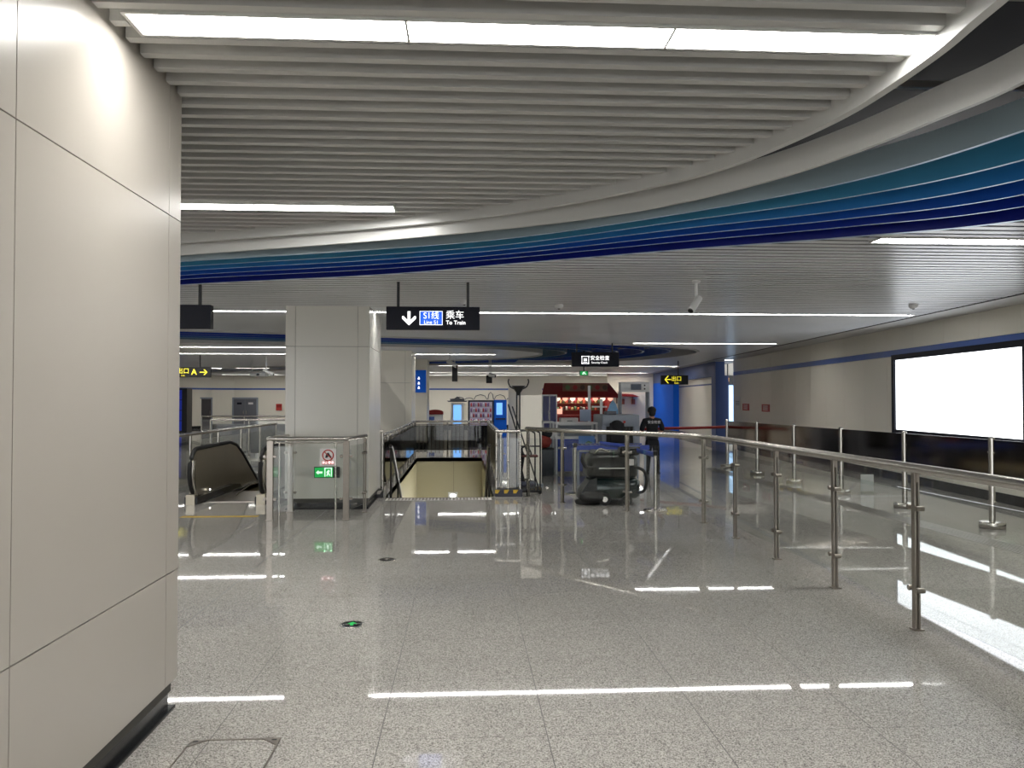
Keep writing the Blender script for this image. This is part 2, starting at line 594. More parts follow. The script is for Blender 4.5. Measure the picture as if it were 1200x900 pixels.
# blue portal wall that continues the ceiling edge beyond the right wall
MP = Matrix.Translation((edgeX(30.6) + 0.45, 30.6, 0)) @ Matrix.Rotation(-math.atan(0.0735), 4, 'Z')
po = MB(MP)
po.box(0, 0.35, 0, 20.5, 2.62, 3.3, 0)            # blue band on top
po.box(0, 0.5, 0, 0.7, 0, 2.62, 0)                # blue column
po.box(0, 0.35, 8.8, 15.2, 0.18, 2.62, 1)         # bright blue panel
po.box(0.28, 0.4, 0.7, 8.8, 0.18, 2.62, 2)        # recessed cream panels
po.box(0.27, 0.3, 0.7, 8.8, 2.3, 2.36, 0)
po.box(0.0, 0.35, 15.2, 20.5, 0.18, 2.62, 2)
po.box(0.02, 0.36, 0.7, 20.5, 0, 0.18, 3)
struct(po.build('trim_2', [portal_blue, panel_blue, wall_cream, skirt_black]))
al = MB()
al.box(10.1, 13.5, 33.0, 33.2, 0.15, 3.3, 0)
al.box(10.1, 13.5, 32.98, 33.0, 0, 0.15, 1)
struct(al.build('wall_alcove', [wall_cream, skirt_black]))

# back wall and the curved wall at the far left, one ribbon with skirting and stripe
bw = [(13, BACK_Y), (-13.9, BACK_Y)]
cw = catmull([(-13.9, BACK_Y), (-15.1, 49.4), (-16.1, 48.1), (-16.8, 46.2), (-17.3, 43), (-17.6, 38), (-18, 28), (-18.2, 14), (-18.3, 4), (-18.3, -12)], 6)
for nm, pts in (('wall_back', bw), ('wall_left', cw)):
    b_ = MB()
    b_.ribbon(pts, 0.2, 0.16, 2.30, 0)
    b_.ribbon(pts, 0.22, 2.30, 2.40, 1)
    b_.ribbon(pts, 0.2, 2.40, 3.5, 0)
    b_.ribbon(pts, 0.19, 0, 0.16, 2)
    struct(b_.build(nm, [wall_cream, stripe_blue, skirt_black]))

# ------------------------------------------------------------------ ceiling
ce = MB()
# near island: deep baffles
PX0, PX1, PY0, PY1 = -3.6, -1.59, 0.6, 4.62        # near pillar footprint
PITCH = 0.17
k = -70
while True:
    y = 3.60 + (k + 0.5) * PITCH
    k += 1
    if y > 12.6:
        break
    xs_ = scan(curve_in, y, False)
    if not xs_:
        continue
    # inner side: left of the right-hand branch, right of the left-hand branch
    if y < 8.2:
        L0 = -19 if len(xs_) < 2 else xs_[0]
    R0 = xs_[-1]
    lo = -18.2
    hi = R0 - 0.02
    segs = [(lo, hi)]
    if PY0 < y < PY1:
        segs = [(lo, PX0 - 0.02), (PX1 + 0.02, hi)]
    # leave the light troughs free
    for a, b in segs:
        for (ty, tx0, tx1) in ((3.68, -1.50, 2.14), (7.15, -3.1, -0.60), (0.1, -5, 1.9), (-3.4, -5, 1.9), (-6.9, -5, 1.9), (3.60, -12, -4), (7.15, -12, -4.5)):
            if abs(y - ty) < 0.13:
                if a < tx0 < b and tx1 < b:
                    ce.box(a, tx0, y - 0.028, y + 0.028, 3.38, 3.50, 0)
                    a = tx1
                elif tx0 <= a < tx1:
                    a = min(tx1, b)
        if b - a > 0.02:
            ce.box(a, b, y - 0.028, y + 0.028, 3.38, 3.50, 0)
# carriers above the baffles
for x in [v * 1.2 - 18 for v in range(17)]:
    ys_ = [p[1] for p in curve_in if p[0] < x + 0.6 and p[0] > x - 0.6]
    yt = 8.0 if x > -2 else 9.4
    ce.box(x - 0.02, x + 0.02, -12, min(yt, 6.6) if x > 0 else yt, 3.50, 3.53, 2)
# far field: flat planks, open black gaps towards the right
Yk = -11.9
n_ = 0
while Yk < BACK_Y:
    n_ += 1
    y = Yk
    right = edgeX(y) - 0.04
    xs_ = scan(fins[5], y - 0.07, False)
    left = -18.1
    if xs_:
        left = xs_[-1] + 0.03
    elif y < 4:
        left = 6.9
    if left < -18.1:
        left = -18.1
    segs = [(left, right)]
    lo = scan(leaf_out, y)
    if len(lo) >= 2:
        new = []
        for a, b in segs:
            if lo[0] > a: new.append((a, min(b, lo[0])))
            if lo[-1] < b: new.append((max(a, lo[-1]), b))
        li = scan(leaf_in, y)
        if len(li) >= 2:
            new.append((max(li[0], -18.1), li[-1]))
        segs = new
    for a, b in segs:
        if b - a > 0.05:
            ce.box(a, b, y - 0.055, y + 0.055, 3.16, 3.164, 1)
    Yk += PITCH
struct(ce.build('ceiling', [baffle_mat, plank_mat, joint_dark]))

# black void above everything and grey backing above the closed part of the planks
vo = MB()
vo.box(-19, 14, -12.5, BACK_Y + 1, 4.0, 4.1, 0)
struct(vo.build('trim_3', plenum))
bk = MB()
gap_edge = catmull([(-18, 17.2), (-4, 12.0), (0.6, 9.6), (2.3, 8.6), (3.2, 10.5), (3.6, 12.5), (3.2, 15.0), (-0.5, 18.2), (-6, 16.9), (-18, 15.5)], 6, True)
Yk = 8.0
while Yk < 20.0:
    s_ = scan(gap_edge, Yk)
    if len(s_) >= 2:
        bk.box(s_[0], s_[-1], Yk - PITCH / 2, Yk + PITCH / 2, 3.174, 3.18, 0)
    Yk += PITCH
for (a, b, c, d) in ((2.0, 10.8, 30, BACK_Y), (-18, 2.0, 36, BACK_Y)):
    bk.box(a, b, c, d, 3.174, 3.18, 0)
struct(bk.build('trim_4', plenum_grey))

r_ = MB(); r_.ribbon(curve_in, 0.05, 3.30, 3.56, 0)
struct(r_.build('trim_5', rim_white))
r_ = MB(); r_.ribbon(curve_mid, 0.03, 3.20, 3.375, 0)
struct(r_.build('trim_6', rim_white))
for i, cpts in enumerate(fins):
    r_ = MB(); r_.ribbon(cpts, 0.03 if i < 5 else 0.06, 3.16 if i < 5 else 3.14, 3.335 if i == 0 else 3.40, 0, 1)
    struct(r_.build('trim_%d' % (7 + i), [fin_mats[i], fin_edge]))
# slim hangers and rails seen in the dark gap on the right
hg = MB()
for y in (1.5, 2.6, 3.7, 4.8):
    hg.box(2.2, 7.0, y - 0.02, y + 0.02, 3.62, 3.66, 0)
struct(hg.build('trim_13', steel_dark))
# leaf-shaped recess: white outer rim, blue rings, grey inner rim
r_ = MB(); r_.ribbon(leaf_out, 0.09, 3.13, 3.40, 0, closed=True)
struct(r_.build('trim_14', rim_white))
r_ = MB(); r_.ribbon(leaf_in, 0.09, 3.13, 3.40, 0, closed=True)
struct(r_.build('trim_15', rim_white))
LC = (-5.0, 28.0)


def ray_hit(poly, a_):
    dx, dy = math.cos(a_), math.sin(a_)
    best = 0.0
    n = len(poly)
    for i in range(n):
        (x1, y1), (x2, y2) = poly[i], poly[(i + 1) % n]
        x1 -= LC[0]; x2 -= LC[0]; y1 -= LC[1]; y2 -= LC[1]
        den = dx * (y2 - y1) - dy * (x2 - x1)
        if abs(den) < 1e-9:
            continue
        r = (x1 * (y2 - y1) - y1 * (x2 - x1)) / den
        u = (x1 * dy - y1 * dx) / den
        if r > 0 and 0 <= u <= 1:
            best = max(best, r)
    return best


leaf_edge = mat('leaf_edge', srgb(96, 130, 176), 0.3)
for i in range(5):
    t = (i + 1) / 6
    ring = []
    for j in range(120):
        a_ = 2 * PI * j / 120
        ro, ri = ray_hit(leaf_out, a_), ray_hit(leaf_in, a_)
        q = ro * (1 - t) + ri * t
        ring.append((LC[0] + q * math.cos(a_), LC[1] + q * math.sin(a_)))
    r_ = MB(); r_.ribbon(ring, 0.05, 3.17, 3.42, 0, 1, closed=True)
    struct(r_.build('trim_%d' % (16 + i), [leaf_mats[i], fin_edge if i > 2 else leaf_edge]))

# ------------------------------------------------------------------ strip lights
STRIPS = [
    # y, x0, x1, z, width, label
    (3.68, -1.47, 2.16, 3.39, 0.20, 'bright white strip light of three long panels between the nearest ceiling baffles'),
    (7.15, -3.00, -0.62, 3.39, 0.20, 'short white strip light just in front of the sweeping blue ceiling fins'),
    (0.10, -12, -4.95, 3.39, 0.20, 'white strip light far to the left of the viewer'),
    (0.10, -4.9, 1.8, 3.39, 0.20, 'white strip light in the baffle ceiling overhead, outside the picture'),
    (-3.4, -4.9, 1.8, 3.39, 0.20, 'white strip light in the baffle ceiling behind the viewer'),
    (-6.9, -4.9, 1.8, 3.39, 0.20, 'white strip light at the rear of the baffle ceiling'),
    (3.60, -11.9, -4.1, 3.39, 0.20, 'white strip light hidden to the left of the big white pillar'),
    (7.15, -11.9, -4.6, 3.39, 0.20, 'white strip light hidden behind the big white pillar'),
    (7.15, 3.75, 7.30, 3.165, 0.20, 'white strip light at the right edge, beyond the blue fins'),
    (13.5, -12, 7.70, 3.165, 0.10, 'very long white strip light above the hanging train sign'),
    (20.6, 4.35, 8.10, 3.165, 0.10, 'white strip light ending at the right wall, second beyond the train sign'),
    (22.7, -12, -4.0, 3.165, 0.10, 'upper of two white strip lights left of the square pillar'),
    (26.0, -12, 1.00, 3.165, 0.10, 'white strip light inside the grey leaf-shaped ceiling island'),
    (34.6, -1.1, 9.30, 3.165, 0.10, 'white strip light just beyond the leaf-shaped blue ceiling recess'),
    (38.0, -15, -9.0, 3.165, 0.10, 'short white strip light near the curved far left wall'),
    (43.5, -2.1, 9.90, 3.165, 0.10, 'white strip light over the red shop front'),
    (47.6, -14, 5.00, 3.165, 0.10, 'farthest long white strip light before the back wall'),
    (47.6, 6.0, 10.2, 3.165, 0.10, 'farthest white strip light near the blue portal'),
]
for (y, x0, x1, z, wd, lab) in STRIPS:
    zb = z - 0.012
    t = thing('strip_light', lab, 'ceiling light', ((x0 + x1) / 2, y, z), group='white ceiling strip lights')
    n = max(1, round((x1 - x0) / 1.2))
    f = MB()
    e = 0.018
    f.box(x0 - e, x1 + e, y - wd / 2 - e, y - wd / 2, zb - 0.004, zb + 0.05, 0)
    f.box(x0 - e, x1 + e, y + wd / 2, y + wd / 2 + e, zb - 0.004, zb + 0.05, 0)
    f.box(x0 - e, x0, y - wd / 2, y + wd / 2, zb - 0.004, zb + 0.05, 0)
    f.box(x1, x1 + e, y - wd / 2, y + wd / 2, zb - 0.004, zb + 0.05, 0)
    L_ = (x1 - x0) / n
    for i in range(1, n):
        f.box(x0 + i * L_ - 0.006, x0 + i * L_ + 0.006, y - wd / 2, y + wd / 2, zb - 0.006, zb + 0.03, 0)
    f.build('light_frame', rim_white, t)
    for i in range(n):
        d = MB()
        d.box(x0 + i * L_ + 0.007, x0 + (i + 1) * L_ - 0.007, y - wd / 2, y + wd / 2, zb, zb + 0.03, 0)
        d.build('diffuser', em_strip, t)

# ------------------------------------------------------------------ near pillar, panel clad
def clad_pillar(name, label, x0, x1, y0, y1, zt, jz, seams_y, seams_x, m, skirt_in=0.035, zb=0.165):
    t = thing(name, label, 'pillar', ((x0 + x1) / 2, (y0 + y1) / 2, 0))
    core = MB()
    core.box(x0 + 0.025, x1 - 0.025, y0 + 0.025, y1 - 0.025, 0.1, zt, 1)
    g = 0.003
    zs = [zb] + list(jz) + [zt]
    for i in range(len(zs) - 1):
        a, b = zs[i] + g, zs[i + 1] - g
        ys_ = [y0] + list(seams_y) + [y1]
        for k in range(len(ys_) - 1):
            core.box(x1 - 0.03, x1, ys_[k] + (g if k else 0), ys_[k + 1] - (g if k < len(ys_) - 2 else 0), a, b, 0)
            core.box(x0, x0 + 0.03, ys_[k] + (g if k else 0), ys_[k + 1] - (g if k < len(ys_) - 2 else 0), a, b, 0)
        xs_ = [x0 + 0.031] + list(seams_x) + [x1 - 0.031]
        for k in range(len(xs_) - 1):
            for q0, q1 in ((y0, y0 + 0.03), (y1 - 0.03, y1)):
                core.box(xs_[k] + (g if k else 0), xs_[k + 1] - (g if k < len(xs_) - 2 else 0), q0, q1, a, b, 0)
    core.build('cladding', [m, joint_dark], t)
    s = MB()
    s.box(x0 + skirt_in, x1 - skirt_in, y0 + skirt_in, y1 - skirt_in, 0, zb, 0)
    s.box(x0 + 0.005, x1 - 0.005, y0 + 0.005, y1 - 0.005, 0, 0.018, 0)
    s.build('skirting', skirt_black, t, bevel=0.004)
    return t


clad_pillar('clad_pillar', 'huge off-white panel-clad pillar filling the left side, with black skirting', -3.6, -1.585, 0.6, 4.62, 3.9,
            (0.765, 2.695), (1.6, 2.95, 4.44), (-2.9, -2.2), wall_white)
clad_pillar('clad_pillar', 'square white pillar behind the glass fence with green exit sign near its foot', -2.77, -1.48, 12.76, 14.5, 3.17,
            (2.53,), (12.95, 13.6, 14.3), (-2.62, -1.66), pillar_mat)
clad_pillar('clad_pillar', 'farther cream pillar partly hidden behind the square white pillar', -2.9, -1.56, 24.2, 26.0, 3.17,
            (2.2,), (24.4, 25.8), (-2.7, -1.75), wall_cream)
clad_pillar('clad_pillar', 'cream wall pier beyond the stairwell holding the blue banner sign', -2.6, -1.33, 29.2, 31.0, 3.17,
            (2.2,), (29.4,), (-2.4,), wall_cream)

# ------------------------------------------------------------------ big backlit panel on the right wall
def wall_pt(y):                       # distance along the right wall for a world Y
    return (y + 12) / math.cos(ang)


t = thing('lightbox_billboard', 'large blank white backlit billboard in a dark frame on the right wall', 'billboard', (wallX(14.5), 14.5, 1.8))
b_ = MB(MR)
y0, y1 = wall_pt(12.0), wall_pt(16.6)
for a in ((y0 - 0.06, y1 + 0.03, 2.53, 2.64), (y0 - 0.06, y1 + 0.03, 0.98, 1.08), (y1 - 0.09, y1 + 0.03, 1.08, 2.53), (y0 - 0.06, y0 + 0.10, 1.08, 2.53)):
    b_.box(-0.10, -0.002, *a)
b_.build('frame', navy_sign, t)
s = MB(MR); s.box(-0.06, -0.01, y0 + 0.10, y1 - 0.09, 1.08, 2.53)
s.build('light_screen', em_screen, t)

# ------------------------------------------------------------------ handrail post helper
def post(x, y, z1, parent, nrm=(1, 0), r=0.024, w_=0.05, m=steel, clamp_z=(0.3, 0.9), name='post', clamps=True, side=0.03):
    p = MB()
    tx, ty = -nrm[1], nrm[0]
    # two flat blades bolted together
    for s in (-1, 1):
        M = Matrix.Translation((x + nrm[0] * 0.014 * s, y + nrm[1] * 0.014 * s, 0)) @ Matrix.Rotation(math.atan2(nrm[1], nrm[0]), 4, 'Z')
        p.M = M
        p.box(-0.006, 0.006, -w_ / 2, w_ / 2, 0.0, z1 - 0.035)
    p.box(-0.02 - 0.006 - 0.006, 0.006, -0.02, 0.02, z1 - 0.10, z1 - 0.02)
    p.box(-0.05, 0.03, -w_ / 2 - 0.012, w_ / 2 + 0.012, 0, 0.012)
    p.M = Matrix()
    o = p.build(name, m, parent, bevel=0.002)
    if clamps:
        for z in clamp_z:
            for s in (-1, 1):
                c = MB()
                c.tube([(x + tx * s * (w_ / 2 - 0.002), y + ty * s * (w_ / 2 - 0.002), z), (x + tx * s * (w_ / 2 + 0.035), y + ty * s * (w_ / 2 + 0.035), z)], 0.016, 10)
                c.tube([(x + tx * s * (w_ / 2 + 0.03) - nrm[0] * side, y + ty * s * (w_ / 2 + 0.03) - nrm[1] * side, z),
                        (x + tx * s * (w_ / 2 + 0.03) + nrm[0] * side, y + ty * s * (w_ / 2 + 0.03) + nrm[1] * side, z)], 0.02, 10)
                c.build('glass_clamp', m, o)
    return o


def pane(a, b, z0, z1, parent, inset=0.05, t=0.010, m=None):
    a, b = Vector((a[0], a[1])), Vector((b[0], b[1]))
    d = (b - a).normalized()
    a2, b2 = a + d * inset, b - d * inset
    g = MB()
    g.ribbon([(a2.x, a2.y), (b2.x, b2.y)], t, z0, z1)
    return g.build('glass_pane', m or glass, parent)


# nearest balustrade: straight run along X = 3.34, then a diagonal to the stairwell
t = thing('glass_balustrade', 'long steel and clear glass balustrade running from the right foreground towards the stairs', 'railing', (3.34, 8.5, 0))
PZ = 1.19
run = [(3.34, 3.2), (3.34, 4.5), (3.34, 5.84), (3.34, 7.16), (3.33, 8.5), (3.33, 9.82), (3.30, 11.04), (2.48, 12.25), (1.62, 13.35), (1.12, 14.2)]
for i, p in enumerate(run):
    q = run[min(i + 1, len(run) - 1)]
    o_ = run[max(i - 1, 0)]
    d = Vector((q[0] - o_[0], q[1] - o_[1])).normalized()
    post(p[0], p[1], PZ, t, (d.y, -d.x), m=steel_dark if i < 6 else steel)
for a, b in zip(run[:-1], run[1:]):
    pane(a, b, 0.14, 1.03, t)
hr = MB()
path = catmull([(3.34, 2.6, PZ), (3.34, 6, PZ), (3.33, 9.5, PZ), (3.31, 10.7, PZ)], 6) + catmull([(3.27, 11.05, PZ), (3.12, 11.35, PZ), (2.48, 12.25, PZ), (1.62, 13.35, PZ), (1.10, 14.28, PZ)], 5)
hr.tube(path, 0.037, 14)
hr.build('handrail', steel, t)

# barrier with disc-footed posts and tinted upper panels in front of the right wall
t = thing('disc_foot_barrier', 'barrier of round steel posts on disc feet with dark mirror panels along the right wall', 'barrier', (6.8, 15, 0))
bp = [(7.10, 6.6), (7.05, 8.5), (7.00, 10.40), (6.92, 12.4), (6.80, 14.3), (6.72, 16.2), (6.65, 18.1), (6.58, 20.0)]
for (x, y) in bp:
    p = MB()
    p.tube([(x, y, 0.03), (x, y, 1.19)], 0.040, 14)
    p.lathe([(0, 1.21), (0.025, 1.205), (0.040, 1.19)], x, y, 14)
    o = p.build('post', steel, t)
    d = MB(); d.lathe([(0, 0.088), (0.145, 0.086), (0.158, 0.078), (0.16, 0.0), (0, 0.0)], x, y, 28)
    d.build('disc_foot', steel, o)
    for z in (0.35, 1.0):
        c = MB(); c.tube([(x, y - 0.07, z), (x, y + 0.07, z)], 0.014, 8)
        c.build('glass_clamp', steel, o)
for a, b in zip(bp[:-1], bp[1:]):
    g = MB(); d = (Vector(b) - Vector(a)).normalized() * 0.045
    g.ribbon([(a[0] + d.x, a[1] + d.y), (b[0] - d.x, b[1] - d.y)], 0.012, 0.60, 1.17)
    g.build('mirror_panel', mirror_steel, t)
    g = MB()
    g.ribbon([(a[0] + d.x, a[1] + d.y), (b[0] - d.x, b[1] - d.y)], 0.008, 0.26, 0.595)
    g.build('glass_pane', glass, t)
b_ = MB()
b_.tube([(6.58, 20.03, 1.02), (5.9, 20.45, 0.98), (5.0, 20.9, 0.95), (4.33, 21.2, 0.90)], 0.02, 6, flat=2.0)
tag(b_.build('barrier_tape', red_mat), 'red barrier belt stretched from the far end of the disc-footed barrier', 'belt')

# small clear notice board standing on the floor behind the balustrade
t = thing('notice_stand', 'small white sheet in a clear upright holder on the floor behind the balustrade', 'notice', (7.33, 14.4, 0))
b_ = MB(); b_.box(7.21, 7.45, 14.39, 14.4, 0.04, 0.34); b_.build('paper_sheet', paper, t)
b_ = MB(); b_.box(7.19, 7.47, 14.38, 14.388, 0.03, 0.36); b_.box(7.19, 7.47, 14.30, 14.48, 0, 0.03); b_.build('clear_holder', glass, t)

# grooved strip let into the floor
b_ = MB(Matrix.Translation((6.15, 8.0, 0)) @ Matrix.Rotation(-math.atan(-0.02), 4, 'Z'))
for i in range(7):
    b_.box(i * 0.05, i * 0.05 + 0.022, -1.5, 12, 0, 0.003)
tag(b_.build('tactile_strip', steel_dark), 'ribbed metal guiding strip on the floor between the two barriers', 'guiding strip')

# ------------------------------------------------------------------ hanging signs
def hanging_sign(name, label, x0, x1, y, z0, z1, rods, ztop=3.16, m=navy_sign, th=0.09):
    t = thing(name, label, 'sign', ((x0 + x1) / 2, y, z1))
    b_ = MB(); b_.box(x0, x1, y, y + th, z0, z1); b_.build('sign_box', m, t, bevel=0.004)
    for x in rods:
        r = MB(); r.box(x - 0.017, x + 0.017, y + th / 2 - 0.017, y + th / 2 + 0.017, z1 - 0.01, ztop)
        r.build('hanger_rod', black_plastic, t)
    return t


y = 10.03
t = hanging_sign('hanging_sign', 'dark hanging sign reading To Train with a white down arrow and blue line badge', -0.96, 0.19, y, 2.565, 2.85, (-0.815, 0.045))
a = MB(); cx, zc = -0.68, 2.705
pts = [(cx - 0.017, 0.085), (cx + 0.017, 0.085), (cx + 0.017, -0.025), (cx + 0.068, 0.028), (cx + 0.085, 0.022), (cx + 0.085, -0.005), (cx, -0.088),
       (cx - 0.085, -0.005), (cx - 0.085, 0.022), (cx - 0.068, 0.028), (cx - 0.017, -0.025)]
a.prism([(p[0], zc + p[1]) for p in pts], 'y', y - 0.004, y - 0.0005)
a.build('arrow', em_white, t)
b_ = MB(); b_.box(-0.550, -0.268, y - 0.003, y - 0.0005, 2.622, 2.795); bb = b_.build('badge_border', em_white, t)
b_ = MB(); b_.box(-0.543, -0.275, y - 0.006, y - 0.003, 2.629, 2.788); bb = b_.build('line_badge', em_bluebox, t)
text('S1线', 0.105, (-0.408, y - 0.008, 2.735), em_white, bb, sx=0.95)
text('Line S1', 0.062, (-0.408, y - 0.008, 2.655), em_white, bb)
text('乘车', 0.115, (-0.115, y - 0.003, 2.742), em_white, t)
text('To Train', 0.068, (-0.105, y - 0.003, 2.652), em_white, t, bold=0.001)

hanging_sign('hanging_sign', 'plain dark hanging sign half hidden behind the huge left pillar', -4.3, -3.2, 10.43, 2.6, 2.9, (-4.1, -3.35), th=0.12, m=navy_sign)
y = 20.6
t = hanging_sign('hanging_sign', 'dark hanging sign reading Security Check in front of the blue ceiling recess', 2.75, 3.97, y, 2.55, 2.92, (2.88, 3.80))
b_ = MB()
for a in ((3.0, 3.19, 2.62, 2.635), (3.0, 3.19, 2.805, 2.82), (3.0, 3.015, 2.62, 2.82), (3.175, 3.19, 2.62, 2.82), (3.04, 3.15, 2.65, 2.665), (3.055, 3.135, 2.69, 2.76)):
    b_.box(a[0], a[1], y - 0.004, y - 0.0005, a[2], a[3])
b_.build('scanner_pictogram', em_white, t)
text('安全检查', 0.125, (3.47, y - 0.003, 2.765), em_white, t, bold=0.001)
text('Security Check', 0.068, (3.46, y - 0.003, 2.652), em_white, t)

y = 27.0
t = hanging_sign('exit_direction_sign', 'dark hanging sign with yellow exit A and right arrow beyond the escalator', -10.2, -8.27, y, 2.43, 2.77, (-10.0, -8.62), m=black_plastic)
text('出口', 0.20, (-9.15, y - 0.004, 2.63), em_yellow, t)
text('Exit', 0.07, (-9.15, y - 0.004, 2.49), em_yellow, t)
text('A', 0.26, (-8.80, y - 0.004, 2.60), em_yellow, t, bold=0.004)
a = MB(); a.box(-8.62, -8.44, y - 0.004, y - 0.0005, 2.585, 2.615)
a.prism([(-8.50, 2.69), (-8.46, 2.69), (-8.37, 2.60), (-8.46, 2.51), (-8.50, 2.51), (-8.41, 2.60)], 'y', y - 0.004, y - 0.0005)
a.build('arrow', em_yellow, t)
y = 30.0
t = hanging_sign('exit_sign', 'dark hanging sign with yellow exit lettering in front of the blue portal', 7.36, 8.4, y, 2.27, 2.62, (8.03,), m=black_plastic)
text('出口', 0.2, (7.95, y - 0.004, 2.48), em_yellow, t)
text('Exit', 0.1, (7.95, y - 0.004, 2.33), em_yellow, t)
a = MB()
a.prism([(7.62, 2.60), (7.50, 2.46), (7.62, 2.32), (7.66, 2.32), (7.56, 2.445), (7.74, 2.445), (7.74, 2.475), (7.56, 2.475), (7.66, 2.60)], 'y', y - 0.004, y - 0.0005)
a.build('arrow', em_yellow, t)
t = hanging_sign('fire_exit_sign', 'tiny green running-man exit sign hanging below the security check sign', 3.42, 3.68, 23.9, 2.42, 2.56, (3.55,), m=black_plastic, th=0.05)
g = MB(); g.box(3.44, 3.66, 23.896, 23.899, 2.435, 2.545); g.build('sign_face', em_green, t)
g = MB(); g.prism([(3.5, 2.45), (3.53, 2.45), (3.56, 2.48), (3.6, 2.45), (3.62, 2.46), (3.57, 2.51), (3.6, 2.53), (3.53, 2.53), (3.5, 2.49)], 'y', 23.893, 23.8955); g.build('running_figure', em_greenw, t)

# blue banner on the pier
t = thing('banner_sign', 'tall blue banner sign with white pictograms beside the cream pier', 'sign', (-1.5, 29.1, 2.4))
b_ = MB(); b_.box(-1.74, -1.36, 29.10, 29.2, 1.96, 2.76); b_.build('banner_panel', panel_blue, t)
b_ = MB(); b_.box(-1.36, -1.33, 29.09, 29.2, 1.94, 2.78); b_.box(-1.75, -1.36, 29.095, 29.2, 2.76, 2.78); b_.build('banner_edge', white_paint, t)
b_ = MB()
for zc in (2.14, 2.30, 2.48):
    b_.lathe([(0, 0.10), (0.022, 0.08), (0.022, 0.06), (0, 0.05)], -1.62, 29.09, 10, 0, zc - 0.05)
    b_.box(-1.655, -1.585, 29.092, 29.099, zc - 0.05, zc)
b_.build('pictogram', em_white, t)

# ------------------------------------------------------------------ glass fence by the square pillar
t = thing('glass_fence', 'L-shaped steel and glass fence in front of the square white pillar', 'railing', (-2.2, 11.65, 0))
for (x, y, nrm) in ((-2.73, 11.62, (0, 1)), (-1.67, 11.64, (0, 1)), (-1.50, 12.40, (1, 0)), (-2.62, 12.45, (0, 1))):
    post(x, y, 1.15, t, nrm, w_=0.085, m=steel_dark)
for x in (-2.61, -1.82):
    p = MB(); p.tube([(x, 11.66, 0), (x, 11.66, 1.10)], 0.014, 8); p.build('slim_post', steel, t)
pane((-2.72, 11.62), (-1.66, 11.64), 0.13, 1.04, t)
pane((-1.66, 11.68), (-1.50, 12.40), 0.13, 1.04, t, 0.04)
pane((-2.72, 11.66), (-2.62, 12.45), 0.13, 1.04, t, 0.04)
hr = MB(); hr.tube(catmull([(-2.68, 12.55, 1.15), (-2.76, 11.72, 1.15), (-2.68, 11.62, 1.15), (-2.2, 11.62, 1.15), (-1.72, 11.63, 1.15), (-1.64, 11.70, 1.15), (-1.50, 12.5, 1.15)], 5), 0.03, 12)
hr.build('handrail', steel, t)
hr = MB(); hr.tube([(-2.70, 11.66, 1.09), (-1.68, 11.66, 1.09)], 0.012, 8); hr.build('lower_rail', steel, t)
t = thing('prohibition_sign', 'white no-climbing sign with red circle fixed to the glass fence', 'sign', (-1.92, 11.6, 0.9))
yy = 11.608
b_ = MB(); b_.box(-2.035, -1.805, yy, yy + 0.004, 0.77, 1.01); b_.build('sign_plate', paper, t)
b_ = MB(); b_.tube([(-1.92 + 0.075 * math.cos(q * PI / 12), yy - 0.002, 0.915 + 0.075 * math.sin(q * PI / 12)) for q in range(24)], 0.009, 6, closed=True)
b_.tube([(-1.972, yy - 0.002, 0.965), (-1.868, yy - 0.002, 0.865)], 0.007, 6); b_.build('red_ring', red_sign, t)
b_ = MB(); b_.prism([(-1.96, 0.88), (-1.93, 0.88), (-1.915, 0.905), (-1.88, 0.875), (-1.87, 0.89), (-1.90, 0.93), (-1.91, 0.955), (-1.945, 0.94)], 'y', yy - 0.003, yy - 0.0005)
b_.build('climbing_figure', black_plastic, t)
b_ = MB(); b_.box(-2.005, -1.835, yy - 0.003, yy - 0.0005, 0.785, 0.835); bb = b_.build('red_caption', red_sign, t)
text('禁止攀登', 0.042, (-1.92, yy - 0.005, 0.81), em_white, bb)

t = thing('fire_exit_sign', 'green lit exit sign with left arrow low on the square pillar', 'sign', (-2.12, 12.75, 0.58))
b_ = MB(); b_.box(-2.32, -1.93, 12.735, 12.76, 0.49, 0.66); b_.build('sign_housing', black_plastic, t)
b_ = MB(); b_.box(-2.31, -2.03, 12.730, 12.735, 0.50, 0.65); b_.build('sign_face', em_green, t)
b_ = MB()
b_.prism([(-2.29, 0.575), (-2.25, 0.61), (-2.25, 0.59), (-2.19, 0.59), (-2.19, 0.56), (-2.25, 0.56), (-2.25, 0.54)], 'y', 12.725, 12.7295)
for a in ((-2.16, -2.145, 0.51, 0.645), (-2.06, -2.045, 0.51, 0.645), (-2.16, -2.045, 0.635, 0.648)):
    b_.box(a[0], a[1], 12.725, 12.7295, a[2], a[3])
b_.prism([(-2.13, 0.52), (-2.115, 0.52), (-2.10, 0.55), (-2.08, 0.52), (-2.07, 0.53), (-2.09, 0.57), (-2.075, 0.60), (-2.10, 0.615), (-2.13, 0.58), (-2.12, 0.56)], 'y', 12.725, 12.7295)
b_.build('exit_pictogram', em_greenw, t)

# floor items
for (x, y, lab) in ((-0.845, 6.23, 'round green lit arrow marker set in the floor in the middle foreground'),
                    (-0.82, 8.72, 'round dark floor marker farther on, towards the stairs')):
    t = thing('floor_marker', lab, 'floor marker', (x, y, 0), group=None)
    b_ = MB(); b_.lathe([(0, 0.004), (0.088, 0.004), (0.095, 0.0)], x, y, 32); b_.build('steel_ring', steel, t)
    b_ = MB(); b_.lathe([(0, 0.0055), (0.078, 0.0055), (0.079, 0.004)], x, y, 32); b_.build('dark_disc', black_gloss, t)
    b_ = MB(); b_.prism([(x, y + 0.045), (x + 0.035, y), (x + 0.012, y), (x + 0.012, y - 0.045), (x - 0.012, y - 0.045), (x - 0.012, y), (x - 0.035, y)], 'z', 0.0056, 0.0075)
    b_.build('arrow', em_green if y < 8 else steel_dark, t)

